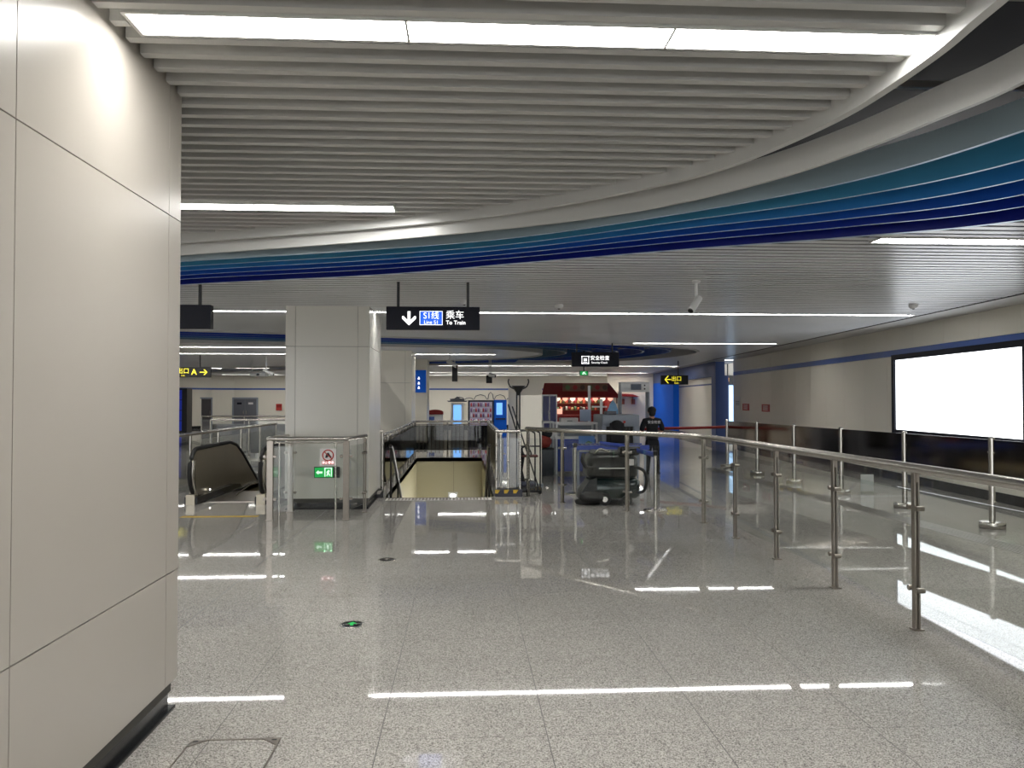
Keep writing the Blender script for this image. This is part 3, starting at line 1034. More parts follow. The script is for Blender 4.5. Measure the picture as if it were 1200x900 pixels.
t = thing('inspection_hatch', 'stone-filled inspection hatch with metal frame in the near floor', 'hatch', (-1.13, 3.84, 0))
hx0, hx1, hy0, hy1 = -1.36, -0.915, 3.40, 4.17
b_ = MB()
for a in ((hx0, hx1, hy1 - 0.012, hy1), (hx0, hx1, hy0, hy0 + 0.012), (hx0, hx0 + 0.010, hy0, hy1), (hx1 - 0.010, hx1, hy0, hy1)):
    b_.box(*a, 0, 0.003)
b_.build('hatch_frame', steel_dark, t)
for (cx, cy, sx, sy) in ((hx0, hy1, 1, -1), (hx1, hy1, -1, -1), (hx0, hy0, 1, 1), (hx1, hy0, -1, 1)):
    b_ = MB(); b_.prism([(cx, cy), (cx + sx * 0.10, cy), (cx + sx * 0.015, cy + sy * 0.08), (cx, cy + sy * 0.08)], 'z', 0.0005, 0.0035)
    o = b_.build('corner_plate', steel_dark, t)
    b_ = MB(); b_.box(cx + sx * 0.03 - 0.012, cx + sx * 0.03 + 0.012, cy + sy * 0.025 - 0.005, cy + sy * 0.025 + 0.005, 0.0035, 0.0045)
    b_.build('lifting_slot', black_plastic, o)
tag(b_ and MB().box(-4.1, -3.0, 12.0, 12.12, 0, 0.004).build('tactile_strip', yellow_mat), 'yellow tactile strip on the floor before the escalator', 'guiding strip')
b_ = MB()
b_.box(SX0 + 0.05, SX1 - 0.05, SY0 - 0.40, SY0 - 0.10, 0, 0.002, 0)
for i in range(30):
    for j in range(4):
        b_.lathe([(0, 0.006), (0.014, 0.005), (0.019, 0)], SX0 + 0.10 + i * 0.058, SY0 - 0.36 + j * 0.07, 8, 1, 0.001)
tag(b_.build('tactile_strip', [paper, steel_dark]), 'pale dotted warning strip at the top of the stairs', 'guiding strip')

# ------------------------------------------------------------------ stairwell
st = MB()
st.box(SX0 - 0.15, SX0, SY0, SY1, -6, -0.001, 0)
st.box(SX1, SX1 + 0.15, SY0, SY1, -6, -0.001, 0)
st.box(SX0 - 0.15, SX1 + 0.15, SY1, SY1 + 0.15, -6, -0.001, 0)
for z in (-1.9, -3.8):
    st.box(SX0, SX1, SY1 - 0.012, SY1 - 0.002, z - 0.004, z + 0.004, 1)
st.box((SX0 + SX1) / 2 + 0.12, (SX0 + SX1) / 2 + 0.126, SY1 - 0.012, SY1 - 0.002, -5.5, -0.05, 1)
struct(st.build('wall_stairwell', [cream_wall_in, joint_dark]))
st = MB()
pr = [(SY0, -0.12), (SY0, 0)]
for i in range(32):
    pr += [(SY0 + i * 0.3, -(i + 1) * 0.16), (SY0 + (i + 1) * 0.3, -(i + 1) * 0.16)]
pr = [(SY0, -0.001)]
for i in range(32):
    pr += [(SY0 + i * 0.3, -(i + 1) * 0.16), (SY0 + (i + 1) * 0.3, -(i + 1) * 0.16)]
pr += [(SY0 + 9.6, -5.6), (SY0 + 0.3, -0.6)]
st.prism(pr, 'x', SX0 + 0.003, SX1 - 0.003)
tag(st.build('staircase', stone_step), 'stone staircase descending away into the cream-walled stairwell', 'stairs')
for (x, y, z, lab) in ((-0.33, SY1 - 0.02, -1.12, 'small bright wall lamp low on the stairwell end wall'), (-1.36, 14.9, -0.12, 'tiny bright wall lamp at the left stairwell edge')):
    t = thing('wall_lamp', lab, 'lamp', (x, y, z))
    b_ = MB(); b_.ell((x, y, z), (0.09, 0.02, 0.06) if y > 20 else (0.02, 0.035, 0.025)); b_.build('lamp_lens', em_lamp, t)
    b_ = MB(); b_.box(x - (0.14 if y > 20 else 0.012), x + (0.14 if y > 20 else 0.0), y, y + 0.012, z - 0.1, z + 0.1); b_.build('back_plate', white_paint, t)


def baluster_rail(name, label, a, b, z1, step=0.115, mid=0.22, glassy=None):
    t = thing(name, label, 'railing', ((a[0] + b[0]) / 2, (a[1] + b[1]) / 2, 0))
    A, B = Vector(a), Vector(b)
    L_ = (B - A).length
    d = (B - A) / L_
    h = MB(); h.tube([(a[0], a[1], z1), (b[0], b[1], z1)], 0.032, 12); h.build('handrail', steel, t)
    h = MB(); h.tube([(a[0], a[1], z1 - 0.085), (b[0], b[1], z1 - 0.085)], 0.014, 8); h.build('upper_rail', steel_dark, t)
    h = MB(); h.tube([(a[0], a[1], mid), (b[0], b[1], mid)], 0.014, 8); h.build('lower_rail', steel, t)
    n = int(L_ / step)
    for i in range(n + 1):
        p = A + d * (L_ * i / n)
        m_ = MB()
        if i % 8 == 0 or i == n:
            m_.tube([(p.x, p.y, 0), (p.x, p.y, z1 - 0.02)], 0.024, 10)
            m_.build('post', steel, t)
        else:
            m_.tube([(p.x, p.y, mid - 0.1), (p.x, p.y, z1 - 0.085)], 0.013, 6)
            m_.build('baluster', steel_dark, t)
    if glassy:
        g = MB(); g.ribbon([(a[0] + 0.05 * d.y, a[1] - 0.05 * d.x), (b[0] + 0.05 * d.y, b[1] - 0.05 * d.x)], 0.01, mid, z1 - 0.12)
        g.build('glass_pane', glassy, t)
    return t


baluster_rail('baluster_railing', 'steel baluster railing across the far end of the stairwell', (-1.45, 24.12), (0.83, 24.12), 1.06, glassy=smoke_glass)
baluster_rail('baluster_railing', 'steel baluster railing along the left side of the stairwell', (-1.46, 14.55), (-1.46, 23.95), 1.06, 0.13, glassy=smoke_glass)
baluster_rail('baluster_railing', 'steel baluster railing along the right side of the stairwell', (0.70, 15.5), (0.70, 23.95), 1.06, 0.13, glassy=smoke_glass)
# sloping stair handrails
rail_dark = mat('dark_rail', srgb(40, 36, 32), 0.35, 0.5, noise=0.1)
for sx, lab in ((SX0 + 0.10, 'dark sloping stair handrail on the left side of the stairs'), (SX1 - 0.08, 'dark sloping stair handrail on the right side of the stairs')):
    t = thing('stair_handrail', lab, 'handrail', (sx, SY0, 0))
    h = MB(); h.tube([(sx, SY0 + 0.05, 0.90), (sx, SY0 + 0.35, 0.84), (sx, SY1 - 0.4, -4.1)], 0.03, 10); h.build('rail', rail_dark, t)
    for i in range(0, 30, 5):
        yy = SY0 + 0.15 + i * 0.3
        zt = 0.90 - max(0, (yy - SY0 - 0.2)) * 0.535
        h = MB(); h.tube([(sx, yy, -(int((yy - SY0) / 0.3) + 1) * 0.16), (sx, yy, zt - 0.02)], 0.018, 8); h.build('post', rail_dark, t)
# glazed ends with striped plinths at the top of the stairs
for x0, x1, lab in ((SX1 + 0.02, SX1 + 0.50, 'black and yellow striped plinth with glass at the right of the stair top'),
                    (SX0 - 0.35, SX0 - 0.02, 'black plinth with glass at the left of the stair top')):
    t = thing('stair_end_screen', lab, 'glass screen', ((x0 + x1) / 2, 14.3, 0))
    b_ = MB(); b_.box(x0, x1, 14.22, 14.50, 0, 0.12); b_.build('plinth', black_plastic if x0 < 0 else mat('plinth_blue_black', srgb(12, 10, 34), 0.4, noise=0.1), t)
    b_ = MB()
    n = 3
    for i in range(n):
        xx = x0 + (x1 - x0) * i / n
        b_.prism([(xx, 0.122), (xx + 0.09, 0.122), (xx + 0.05, 0.06), (xx - 0.0, 0.06)], 'y', 14.214, 14.2195)
    b_.build('hazard_stripe', yellow_mat if x0 > 0 else steel_dark, t)
    for x in (x0 + 0.03, x1 - 0.03, (x0 + x1) / 2):
        p = MB(); p.tube([(x, 14.36, 0.12), (x, 14.36, 1.12)], 0.022, 10); o = p.build('post', steel, t)
        for z in (0.3, 0.62, 0.9):
            c = MB(); c.ell((x, 14.33, z), (0.02, 0.02, 0.02), 8, 6)
            c.build('glass_clamp', steel, o)
    g = MB(); g.box(x0 + 0.02, x1 - 0.02, 14.34, 14.35, 0.16, 1.02); g.build('glass_pane', glass, t)
    h = MB(); h.tube([(x0 + 0.02, 14.40, 1.14), (x1 - 0.02, 14.40, 1.14)], 0.03, 12)
    h.build('handrail', steel, t)

# ------------------------------------------------------------------ escalator
ES = mat('escalator_steel', srgb(168, 160, 142), 0.30, 0.6, noise=0.10, nscale=3)
t = thing('escalator', 'escalator with steel balustrades descending away behind the huge left pillar', 'escalator', (-3.83, 14.2, 0))
for sx in (-4.42, -3.30):
    # profile in (y, z): newel front, level part, then the slope
    top = []
    for k in range(9):
        a_ = PI - PI / 2 * k / 8 + 0.0
        top.append((13.75 + 0.36 * math.cos(a_), 0.50 + 0.36 * math.sin(a_)))
    low = [(13.55, 0.12), (13.39, 0.3)]
    slope = [(15.6, 0.87), (16.0, 0.80), (16.4, 0.62), (19.8, -1.22)]
    bottom = [(19.8, -2.0), (15.6, 0.0), (13.6, 0.0)]
    b_ = MB(); b_.prism([(13.60, 0.10)] + top[1:] + slope + bottom, 'x', sx - 0.02, sx + 0.02)
    b_.build('balustrade_panel', ES, t)
    r = MB()
    path = []
    for k in range(15):
        a_ = -PI / 2 - PI * k / 14
        path.append((sx, 13.74 + 0.36 * math.cos(a_) * 1.0, 0.51 + 0.38 * math.sin(a_)))
    path += [(sx, 15.6, 0.90), (sx, 16.02, 0.83), (sx, 16.44, 0.65), (sx, 19.8, -1.19)]
    r.tube(path, 0.036, 10)
    r.build('handrail_belt', rubber, t)
    c = MB(); c.lathe([(0, 0), (0.13, 0), (0.13, 0.06), (0, 0.06)], 0, 0, 20)
    c = MB(); c.tube([(sx, 13.62, 0.12), (sx, 13.50, 0.32), (sx, 13.47, 0.52), (sx, 13.52, 0.70)], 0.06, 12, flat=0.8)
    c.build('newel_trim', steel, t)
    k_ = MB(); k_.box(sx - 0.10, sx + 0.10, 13.45, 15.6, 0, 0.12)
    k_.prism([(15.6, 0.12), (16.0, 0.08), (19.8, -2.0), (19.8, -2.3), (15.6, 0.0)], 'x', sx - 0.10, sx + 0.10)
    k_.build('skirt', skirt_black, t)
    k_ = MB(); k_.box(sx - 0.07, sx + 0.07, 13.42, 13.60, 0, 0.16); k_.build('newel_base', ES, t)
sm = MB()
sm.box(-4.28, -3.40, 13.75, 15.3, 0.0, 0.012, 0)
sm.build('landing_plate', steel_dark, t)
pr = [(15.3, -0.01)]
for i in range(14):
    pr += [(15.3 + i * 0.38, -(i + 0.3) * 0.20), (15.3 + (i + 1) * 0.38, -(i + 0.3) * 0.20)]
pr += [(20.6, -3.6), (15.3, -0.6)]
sm = MB(); sm.prism(pr, 'x', -4.28, -3.40); sm.build('steps', skirt_black, t)
g = MB(); g.tube([(-4.02, 14.6, 0.02), (-3.86, 14.9, 0.16), (-3.66, 15.5, 0.20), (-3.5, 15.8, 0.08)], 0.014, 6); g.build('guard_rod', steel, t)
l_ = MB(); l_.ell((-4.36, 14.25, 0.16), (0.012, 0.018, 0.018), 10, 8); l_.build('indicator_lamp', em_lamp, t)
es = MB()
es.box(EX0 - 0.1, EX0, EY0, EY1, -4, -0.001, 0); es.box(EX1, EX1 + 0.1, EY0, EY1, -4, -0.001, 0); es.box(EX0 - 0.1, EX1 + 0.1, EY1, EY1 + 0.1, -4, -0.001, 0)
struct(es.build('wall_escalator_pit', cream_wall_in))
# a second escalator newel further left, almost hidden
for (a, b, lab, n) in (((-4.78, 12.9), (-4.74, 20.8), 'clear glass railing with steel handrail along the far side of the escalator', 5),
                       ((-7.5, 24.5), (-3.0, 24.5), 'clear glass railing crossing behind the escalator', 4),
                       ((-9.5, 30.0), (-3.4, 30.0), 'farthest clear glass railing on the left, before the grey door', 4)):
    t = thing('glass_railing', lab, 'railing', ((a[0] + b[0]) / 2, (a[1] + b[1]) / 2, 0))
    A, B = Vector(a), Vector(b)
    for i in range(n + 1):
        p = A.lerp(B, i / n)
        m_ = MB(); m_.tube([(p.x, p.y, 0), (p.x, p.y, 1.08)], 0.024, 10); m_.lathe([(0, 0.015), (0.06, 0.012), (0.065, 0)], p.x, p.y, 16)
        m_.build('post', steel, t)
    for i in range(n):
        p, q = A.lerp(B, i / n), A.lerp(B, (i + 1) / n)
        pane(p, q, 0.12, 0.98, t, m=smoke_glass if b[1] == 24.5 else glass)
    h = MB(); h.tube([(a[0], a[1], 1.10), (b[0], b[1], 1.10)], 0.03, 12); h.build('handrail', steel, t)

# ------------------------------------------------------------------ stanchions
def stanchion(x, y, label, h=0.92):
    t = thing('stanchion', label, 'stanchion', (x, y, 0))
    b_ = MB(); b_.lathe([(0, 0.045), (0.05, 0.04), (0.15, 0.028), (0.185, 0.018), (0.19, 0.0), (0, 0)], x, y, 28); b_.build('base', steel, t)
    b_ = MB(); b_.tube([(x, y, 0.03), (x, y, h - 0.06)], 0.026, 14); b_.build('pole', steel, t)
    b_ = MB(); b_.lathe([(0, 0.08), (0.03, 0.08), (0.036, 0.07), (0.036, 0), (0, 0)], x, y, 16, 0, h - 0.08); b_.build('belt_head', black_plastic, t)


stanchion(2.93, 12.31, 'steel belt stanchion with round base in front of the guard')
stanchion(2.00, 14.56, 'steel belt stanchion left of the floor scrubbing machine')
stanchion(4.33, 21.2, 'steel stanchion holding the red barrier belt', 0.98)
b_ = MB(); b_.tube([(2.93, 12.34, 0.85), (2.86, 12.8, 0.87), (2.60, 13.6, 0.92), (2.4, 14.2, 0.93)], 0.02, 6, flat=2.2)
tag(b_.build('queue_belt', blue_plastic), 'blue queue belt from the nearer stanchion towards the scrubbing machine', 'belt')

# ------------------------------------------------------------------ floor scrubbing machine
t = thing('floor_scrubber', 'dark green walk-behind floor scrubbing machine parked behind the balustrade', 'cleaning machine', (2.4, 13.3, 0))
b_ = MB(); b_.rbox(2.02, 2.86, 13.00, 13.75, 0.10, 0.42, 0.12); b_.build('chassis', green_scrub, t)
b_ = MB(); b_.rbox(2.00, 2.84, 13.02, 13.80, 0.40, 0.80, 0.17); b_.build('tank', scrub_dark, t, bevel=0)
b_ = MB(); b_.rbox(2.10, 2.76, 13.12, 13.70, 0.78, 0.86, 0.10); o = b_.build('tank_lid', black_plastic, t)
b_ = MB(); b_.tube(catmull([(2.12, 13.1, 0.83), (2.2, 13.05, 0.90), (2.35, 13.06, 0.86)], 5), 0.02, 8); b_.build('lid_latch', steel, o)
b_ = MB(); b_.rbox(1.86, 2.30, 12.92, 13.55, 0.04, 0.22, 0.14)
b_.prism([(1.88, 0.20), (2.14, 0.20), (2.14, 0.44), (2.02, 0.40)], 'y', 13.0, 13.45); b_.build('brush_deck', black_plastic, t)
b_ = MB(); b_.lathe([(0.0, 0.0), (0.2, 0.0), (0.22, 0.05), (0.16, 0.08), (0, 0.08)], 2.02, 13.2, 24); b_.build('brush', rubber, t)
for (x, y, r) in ((2.26, 12.99, 0.10), (2.62, 12.97, 0.08), (2.74, 13.70, 0.08), (2.2, 13.74, 0.08)):
    w_ = MB(); w_.tube([(x, y - 0.04, r), (x, y + 0.03, r)], r, 18); o = w_.build('wheel', rubber, t)
    w_ = MB(); w_.tube([(x, y - 0.048, r), (x, y - 0.035, r)], r * 0.45, 14); w_.build('hub', steel, o)
b_ = MB(); b_.tube(catmull([(2.74, 13.0, 0.62), (2.90, 12.98, 0.55), (2.95, 13.0, 0.38), (2.90, 13.02, 0.22), (2.78, 13.05, 0.20)], 6), 0.026, 10); b_.build('hose', rubber, t)
b_ = MB(); b_.tube(catmull([(2.06, 13.02, 0.60), (1.96, 12.96, 0.62), (1.90, 12.98, 0.72), (1.93, 13.05, 0.82)], 5), 0.03, 10); b_.build('hose', rubber, t)
b_ = MB(); b_.rbox(2.52, 2.84, 12.98, 13.28, 0.80, 0.92, 0.05); b_.build('control_console', scrub_dark, t)
b_ = MB(); b_.tube([(2.56, 12.98, 0.90), (2.50, 12.84, 0.94), (2.80, 12.84, 0.94), (2.82, 12.98, 0.90)], 0.016, 8); b_.build('handle_bar', black_plastic, t)
b_ = MB(); b_.box(2.66, 2.74, 12.985, 13.0, 0.64, 0.74); b_.build('label_plate', paper, t)
b_ = MB(); b_.box(2.18, 2.66, 13.008, 13.019, 0.585, 0.60); b_.build('chrome_strip', steel, t)

# ------------------------------------------------------------------ black trolley with pole and bowl
t = thing('pole_trolley', 'black wheeled frame trolley with a tall pole and forked bowl on top', 'trolley', (1.15, 14.7, 0))
b_ = MB(); b_.rbox(0.97, 1.40, 14.55, 14.95, 0.03, 0.13, 0.03); b_.build('base', black_plastic, t)
b_ = MB(); b_.rbox(1.02, 1.30, 14.60, 14.88, 0.13, 0.22, 0.05); b_.build('battery_box', mat('trolley_grey', srgb(70, 74, 90), 0.4), t)
for (x, y) in ((1.0, 14.6), (1.37, 14.6), (1.0, 14.9), (1.37, 14.9)):
    b_ = MB(); b_.tube([(x, y - 0.012, 0.03), (x, y + 0.012, 0.03)], 0.03, 12); b_.build('caster', rubber, t)
b_ = MB(); b_.tube(catmull([(1.37, 14.6, 0.1), (1.37, 14.6, 1.0), (1.33, 14.6, 1.12), (1.24, 14.6, 1.14), (1.0, 14.6, 1.14)], 5), 0.014, 8); b_.build('side_frame', black_plastic, t)
b_ = MB(); b_.tube(catmull([(1.30, 14.88, 0.1), (1.30, 14.88, 1.0), (1.27, 14.88, 1.10), (1.18, 14.88, 1.14), (1.0, 14.88, 1.14)], 5), 0.014, 8); b_.build('side_frame', black_plastic, t)
for x in (0.955, 1.01):
    b_ = MB(); b_.tube([(x, 14.72, 0.1), (x, 14.72, 1.86)], 0.014, 8); b_.build('upright', black_plastic, t)
for a in (((0.80, 14.72, 1.62), (0.96, 14.72, 1.10)), ((0.87, 14.66, 1.58), (1.34, 14.62, 0.12)), ((1.0, 14.64, 0.86), (1.37, 14.64, 0.86))):
    b_ = MB(); b_.tube(a, 0.013, 8); b_.build('brace', black_plastic, t)
b_ = MB(); b_.tube(catmull([(1.06, 14.64, 0.72), (1.05, 14.64, 0.83), (1.14, 14.64, 0.85), (1.20, 14.64, 0.76), (1.21, 14.64, 0.70)], 5), 0.015, 8); b_.build('handle_loop', black_plastic, t)
b_ = MB(); b_.rbox(1.04, 1.34, 14.62, 14.86, 0.66, 0.70, 0.03); b_.build('tray', mat('tray_maroon', srgb(84, 38, 34), 0.5, noise=0.1), t)
b_ = MB(); b_.prism([(1.0, 0.15), (1.12, 0.15), (1.06, 0.42), (1.10, 0.70), (0.98, 0.95)], 'y', 14.68, 14.76); b_.build('cloth_cover', cloth_black, t)
b_ = MB(); b_.lathe([(0.02, 1.78), (0.035, 1.82), (0.11, 1.93), (0.13, 1.955), (0.12, 1.955), (0.02, 1.84)], 0.985, 14.72, 20); b_.build('bowl', black_plastic, t)
for s in (-1, 1):
    b_ = MB(); b_.tube(catmull([(0.985 + s * 0.08, 14.72, 1.90), (0.985 + s * 0.15, 14.72, 1.94), (0.985 + s * 0.185, 14.72, 2.02), (0.985 + s * 0.175, 14.72, 2.08)], 5), 0.012, 8); b_.build('fork_arm', black_plastic, t)

# white partition board behind the trolley
t = thing('partition_board', 'plain white freestanding partition board behind the black trolley', 'partition', (1.3, 15.9, 0))
b_ = MB(); b_.box(1.08, 1.52, 15.86, 15.92, 0.06, 1.79); b_.build('board', wall_cream, t, bevel=0.004)
b_ = MB(); b_.box(1.06, 1.54, 15.74, 16.04, 0, 0.06); b_.build('foot', grey_paint, t)

# ------------------------------------------------------------------ security counter, scanner, detector
t = thing('security_counter', 'white-framed glass counter with blue lower panels at the security check', 'counter', (2.57, 18.8, 0))
b_ = MB()
for x in (2.09, 3.02):
    for y in (18.5, 19.1):
        b_.box(x, x + 0.045, y, y + 0.045, 0, 1.18)
for z in (0.80, 1.14):
    b_.box(2.13, 3.02, 18.5, 18.54, z, z + 0.04); b_.box(2.13, 3.02, 19.1, 19.14, z, z + 0.04)
    b_.box(2.09, 2.13, 18.54, 19.1, z, z + 0.04); b_.box(3.02, 3.06, 18.54, 19.1, z, z + 0.04)
b_.build('frame', white_paint, t)
b_ = MB(); b_.box(2.14, 3.02, 18.51, 18.53, 0.06, 0.80); b_.build('front_panel', blue_plastic, t)
b_ = MB(); b_.box(2.14, 3.02, 18.54, 19.1, 0.80, 0.82); b_.build('shelf', grey_paint, t)
b_ = MB(); b_.box(2.13, 3.02, 18.54, 19.1, 1.165, 1.175); b_.build('glass_top', glass, t)
t2 = tag(MB().box(2.62, 2.99, 18.485, 18.498, 0.50, 0.87).build('poster', [mat('poster_sky', srgb(90, 140, 210), 0.4)]), 'blue landscape poster on the front of the security counter', 'poster')
b_ = MB()
b_.prism([(2.63, 0.62), (2.66, 0.68), (2.76, 0.70), (2.84, 0.76), (2.92, 0.73), (2.98, 0.68), (2.98, 0.62)], 'y', 18.480, 18.4845)
b_.build('hill_print', mat('poster_green', srgb(60, 120, 90), 0.5), t2)
b_ = MB(); b_.box(2.63, 2.98, 18.480, 18.4845, 0.51, 0.60); b_.build('white_print', paper, t2)

t = thing('side_table', 'white-framed side table just left of the security counter', 'table', (1.95, 18.9, 0))
b_ = MB(); b_.box(1.80, 2.06, 18.6, 19.1, 1.16, 1.20); b_.build('tabletop', white_paint, t)
for x in (1.80, 2.03):
    for y in (18.6, 19.07):
        b_ = MB(); b_.box(x, x + 0.03, y, y + 0.03, 0, 1.16); b_.build('leg', white_paint, t)
t = thing('duffel_bag', 'red and tan bag with a black top on the dark bin beside the counter', 'bag', (1.78, 18.2, 0.62))
b_ = MB(); b_.ell((1.80, 18.2, 0.76), (0.17, 0.14, 0.15), 16, 10); b_.build('bag_body', mat('bag_red', srgb(140, 50, 40), 0.7, noise=0.3, nscale=12), t)
b_ = MB(); b_.ell((1.86, 18.22, 0.95), (0.13, 0.13, 0.12), 16, 10); b_.build('bag_top', cloth_black, t)
t = thing('waste_bin', 'dark grey bin under the red bag beside the counter', 'bin', (1.80, 18.2, 0))
b_ = MB(); b_.rbox(1.62, 2.0, 18.02, 18.4, 0, 0.60, 0.05); b_.build('bin_body', mat('bin_grey', srgb(58, 64, 72), 0.4, noise=0.1), t)
b_ = MB(); b_.rbox(1.61, 2.01, 18.01, 18.41, 0.58, 0.62, 0.05); b_.build('rim', black_plastic, t)

t = thing('baggage_scanner', 'grey-blue baggage x-ray scanner with a black curtained tunnel', 'scanner', (3.4, 18.3, 0))
b_ = MB()
b_.rbox(3.07, 3.92, 17.95, 18.0 + 1.2, 1.10, 1.36, 0.04)
b_.box(3.07, 3.16, 17.95, 19.15, 0.2, 1.12); b_.box(3.78, 3.92, 17.95, 19.15, 0.2, 1.12); b_.box(3.16, 3.78, 17.95, 19.15, 0.2, 0.60)
b_.build('housing', grey_paint, t)
b_ = MB()
for i in range(9):
    b_.box(3.105 + i * 0.075, 3.175 + i * 0.075, 18.0, 18.01, 0.64, 1.10)
b_.build('lead_curtain', rubber, t)
b_ = MB(); b_.box(3.10, 3.78, 17.6, 19.1, 0.60, 0.63); b_.build('belt', rubber, t)
b_ = MB(); b_.rbox(3.2, 3.45, 18.2, 18.5, 1.36, 1.44, 0.03); b_.build('control_box', dgrey_paint, t)
b_ = MB(); b_.box(3.55, 3.60, 17.944, 17.95, 1.18, 1.23); b_.build('emergency_button', red_sign, t)
t = thing('roller_table', 'blue-edged roller table in front of the baggage scanner', 'table', (3.05, 16.5, 0))
b_ = MB(); b_.box(2.20, 3.70, 16.05, 16.12, 0.70, 0.79); b_.box(2.20, 3.70, 16.75, 16.82, 0.70, 0.79); b_.build('side_rail', blue_plastic, t)
for i in range(16):
    b_ = MB(); b_.tube([(2.25 + i * 0.09, 16.12, 0.765), (2.25 + i * 0.09, 16.75, 0.765)], 0.022, 8); b_.build('roller', steel, t)
for x in (2.25, 3.6):
    for y in (16.07, 16.78):
        b_ = MB(); b_.box(x, x + 0.04, y, y + 0.04, 0, 0.70); b_.build('leg', grey_paint, t)

t = thing('operator_monitor', 'grey monitor standing on the counter behind the security desk', 'monitor', (3.0, 20.0, 1.12))
b_ = MB(); b_.box(2.87, 3.14, 19.98, 20.02, 1.17, 1.46); b_.build('screen', mat('monitor_grey', srgb(150, 165, 190), 0.3), t)
b_ = MB(); b_.box(2.98, 3.03, 20.0, 20.04, 1.12, 1.25); b_.box(2.92, 3.09, 19.94, 20.08, 1.12, 1.135); b_.build('stand', black_plastic, t)
t = thing('rear_counter', 'pale counter behind the security desk carrying the monitor', 'counter', (3.2, 20.2, 0))
b_ = MB(); b_.rbox(2.35, 4.1, 19.85, 20.45, 0.0, 1.07, 0.02); b_.build('body', grey_paint, t)
b_ = MB(); b_.box(2.32, 4.13, 19.82, 20.48, 1.07, 1.12); b_.build('worktop', white_paint, t)
t = thing('storage_case', 'pale flat case lying on the rear counter left of the monitor', 'case', (2.6, 20.1, 1.12))
b_ = MB(); b_.rbox(2.38, 2.82, 19.95, 20.3, 1.12, 1.25, 0.03); b_.build('case_body', paper, t)
b_ = MB(); b_.tube([(2.55, 19.95, 1.17), (2.55, 19.92, 1.18), (2.66, 19.92, 1.18), (2.66, 19.95, 1.17)], 0.008, 6); b_.build('handle', black_plastic, t)
t = thing('office_chair', 'black high-backed office chair beside the baggage scanner', 'chair', (3.30, 17.2, 0))
b_ = MB(); b_.rbox(3.14, 3.46, 17.36, 17.42, 0.62, 1.20, 0.03); b_.ell((3.30, 17.39, 1.14), (0.15, 0.05, 0.12)); b_.build('backrest', cloth_black, t)
b_ = MB(); b_.rbox(3.12, 3.48, 17.02, 17.38, 0.44, 0.52, 0.06); b_.build('seat', cloth_black, t)
b_ = MB(); b_.tube([(3.30, 17.2, 0.08), (3.30, 17.2, 0.45)], 0.025, 10); b_.build('gas_column', steel_dark, t)
b_ = MB(); b_.tube([(3.30, 17.36, 0.5), (3.30, 17.43, 0.75)], 0.02, 8); b_.build('back_stem', black_plastic, t)
for i in range(5):
    a_ = i * 2 * PI / 5
    b_ = MB(); b_.tube([(3.30, 17.2, 0.10), (3.30 + 0.25 * math.cos(a_), 17.2 + 0.25 * math.sin(a_), 0.06)], 0.018, 8)
    b_.ell((3.30 + 0.25 * math.cos(a_), 17.2 + 0.25 * math.sin(a_), 0.03), (0.03, 0.03, 0.03), 10, 6); b_.build('base_arm', black_plastic, t)

t = thing('metal_detector_gate', 'white walk-through metal detector gate with a dark display on its top box', 'detector gate', (4.99, 23.6, 0))
b_ = MB(); b_.rbox(4.56, 5.42, 23.45, 23.80, 1.93, 2.22, 0.02); o = b_.build('top_box', white_paint, t)
b_ = MB(); b_.box(4.86, 5.17, 23.44, 23.452, 1.99, 2.16); b_.build('display', mat('display_dark', srgb(60, 70, 90), 0.3), o)
for z in (2.02, 2.12):
    b_ = MB(); b_.ell((5.27, 23.447, z), (0.025, 0.008, 0.025), 10, 6); b_.build('indicator', black_plastic, o)
for x in (4.54, 5.36):
    b_ = MB(); b_.rbox(x, x + 0.07, 23.48, 23.78, 0, 1.94 if x < 5 else 1.93, 0.025); b_.build('side_panel', grey_paint, t)
t = thing('wooden_lectern', 'small brown wooden stand left of the metal detector gate', 'stand', (4.4, 22.6, 0))
b_ = MB(); b_.box(4.28, 4.50, 22.45, 22.75, 0, 1.18); b_.build('body', brown_mat, t)
b_ = MB(); b_.box(4.25, 4.53, 22.42, 22.78, 1.18, 1.21); b_.build('top', brown_mat, t)
for (x, z0, z1, lab, hz) in ((3.19, 1.07, 2.06, 'tall slim white post rising behind the security desk', None), (3.50, 1.12, 1.72, 'short slim white post with a crossbar behind the scanner', 1.52)):
    t = thing('slim_post', lab, 'post', (x, 20.6, 0))
    b_ = MB(); b_.box(x - 0.03, x + 0.03, 20.55, 20.61, 0, z1); b_.build('pole', white_paint, t)
    b_ = MB(); b_.box(x - 0.10, x + 0.10, 20.5, 20.68, 0, 0.02); b_.build('foot', white_paint, t)
    if hz:
        b_ = MB(); b_.box(x - 0.24, x + 0.15, 20.56, 20.60, hz - 0.02, hz + 0.02); b_.build('crossbar', white_paint, t)

# ------------------------------------------------------------------ red shop at the far end
t = thing('red_shop', 'red shop kiosk with dark red awning and shelves at the far end of the hall', 'shop', (5.8, 40.5, 0))
b_ = MB(); b_.box(4.3, 7.3, 41.2, 41.3, 0, 2.3); b_.box(4.3, 4.42, 39.6, 41.2, 0, 2.0); b_.box(7.18, 7.3, 39.6, 41.2, 0, 2.0); b_.build('back_wall', red_mat, t)
b_ = MB(); b_.add([(3.75, 39.3, 1.86), (7.6, 39.3, 1.86), (7.6, 39.3, 1.80), (3.75, 39.3, 1.80), (4.05, 40.9, 2.55), (7.35, 40.9, 2.55), (7.35, 40.9, 2.45), (4.05, 40.9, 2.45)],
                  [(0, 1, 5, 4), (3, 7, 6, 2), (0, 3, 2, 1), (4, 5, 6, 7), (0, 4, 7, 3), (1, 2, 6, 5)]); b_.build('awning', dark_red, t)
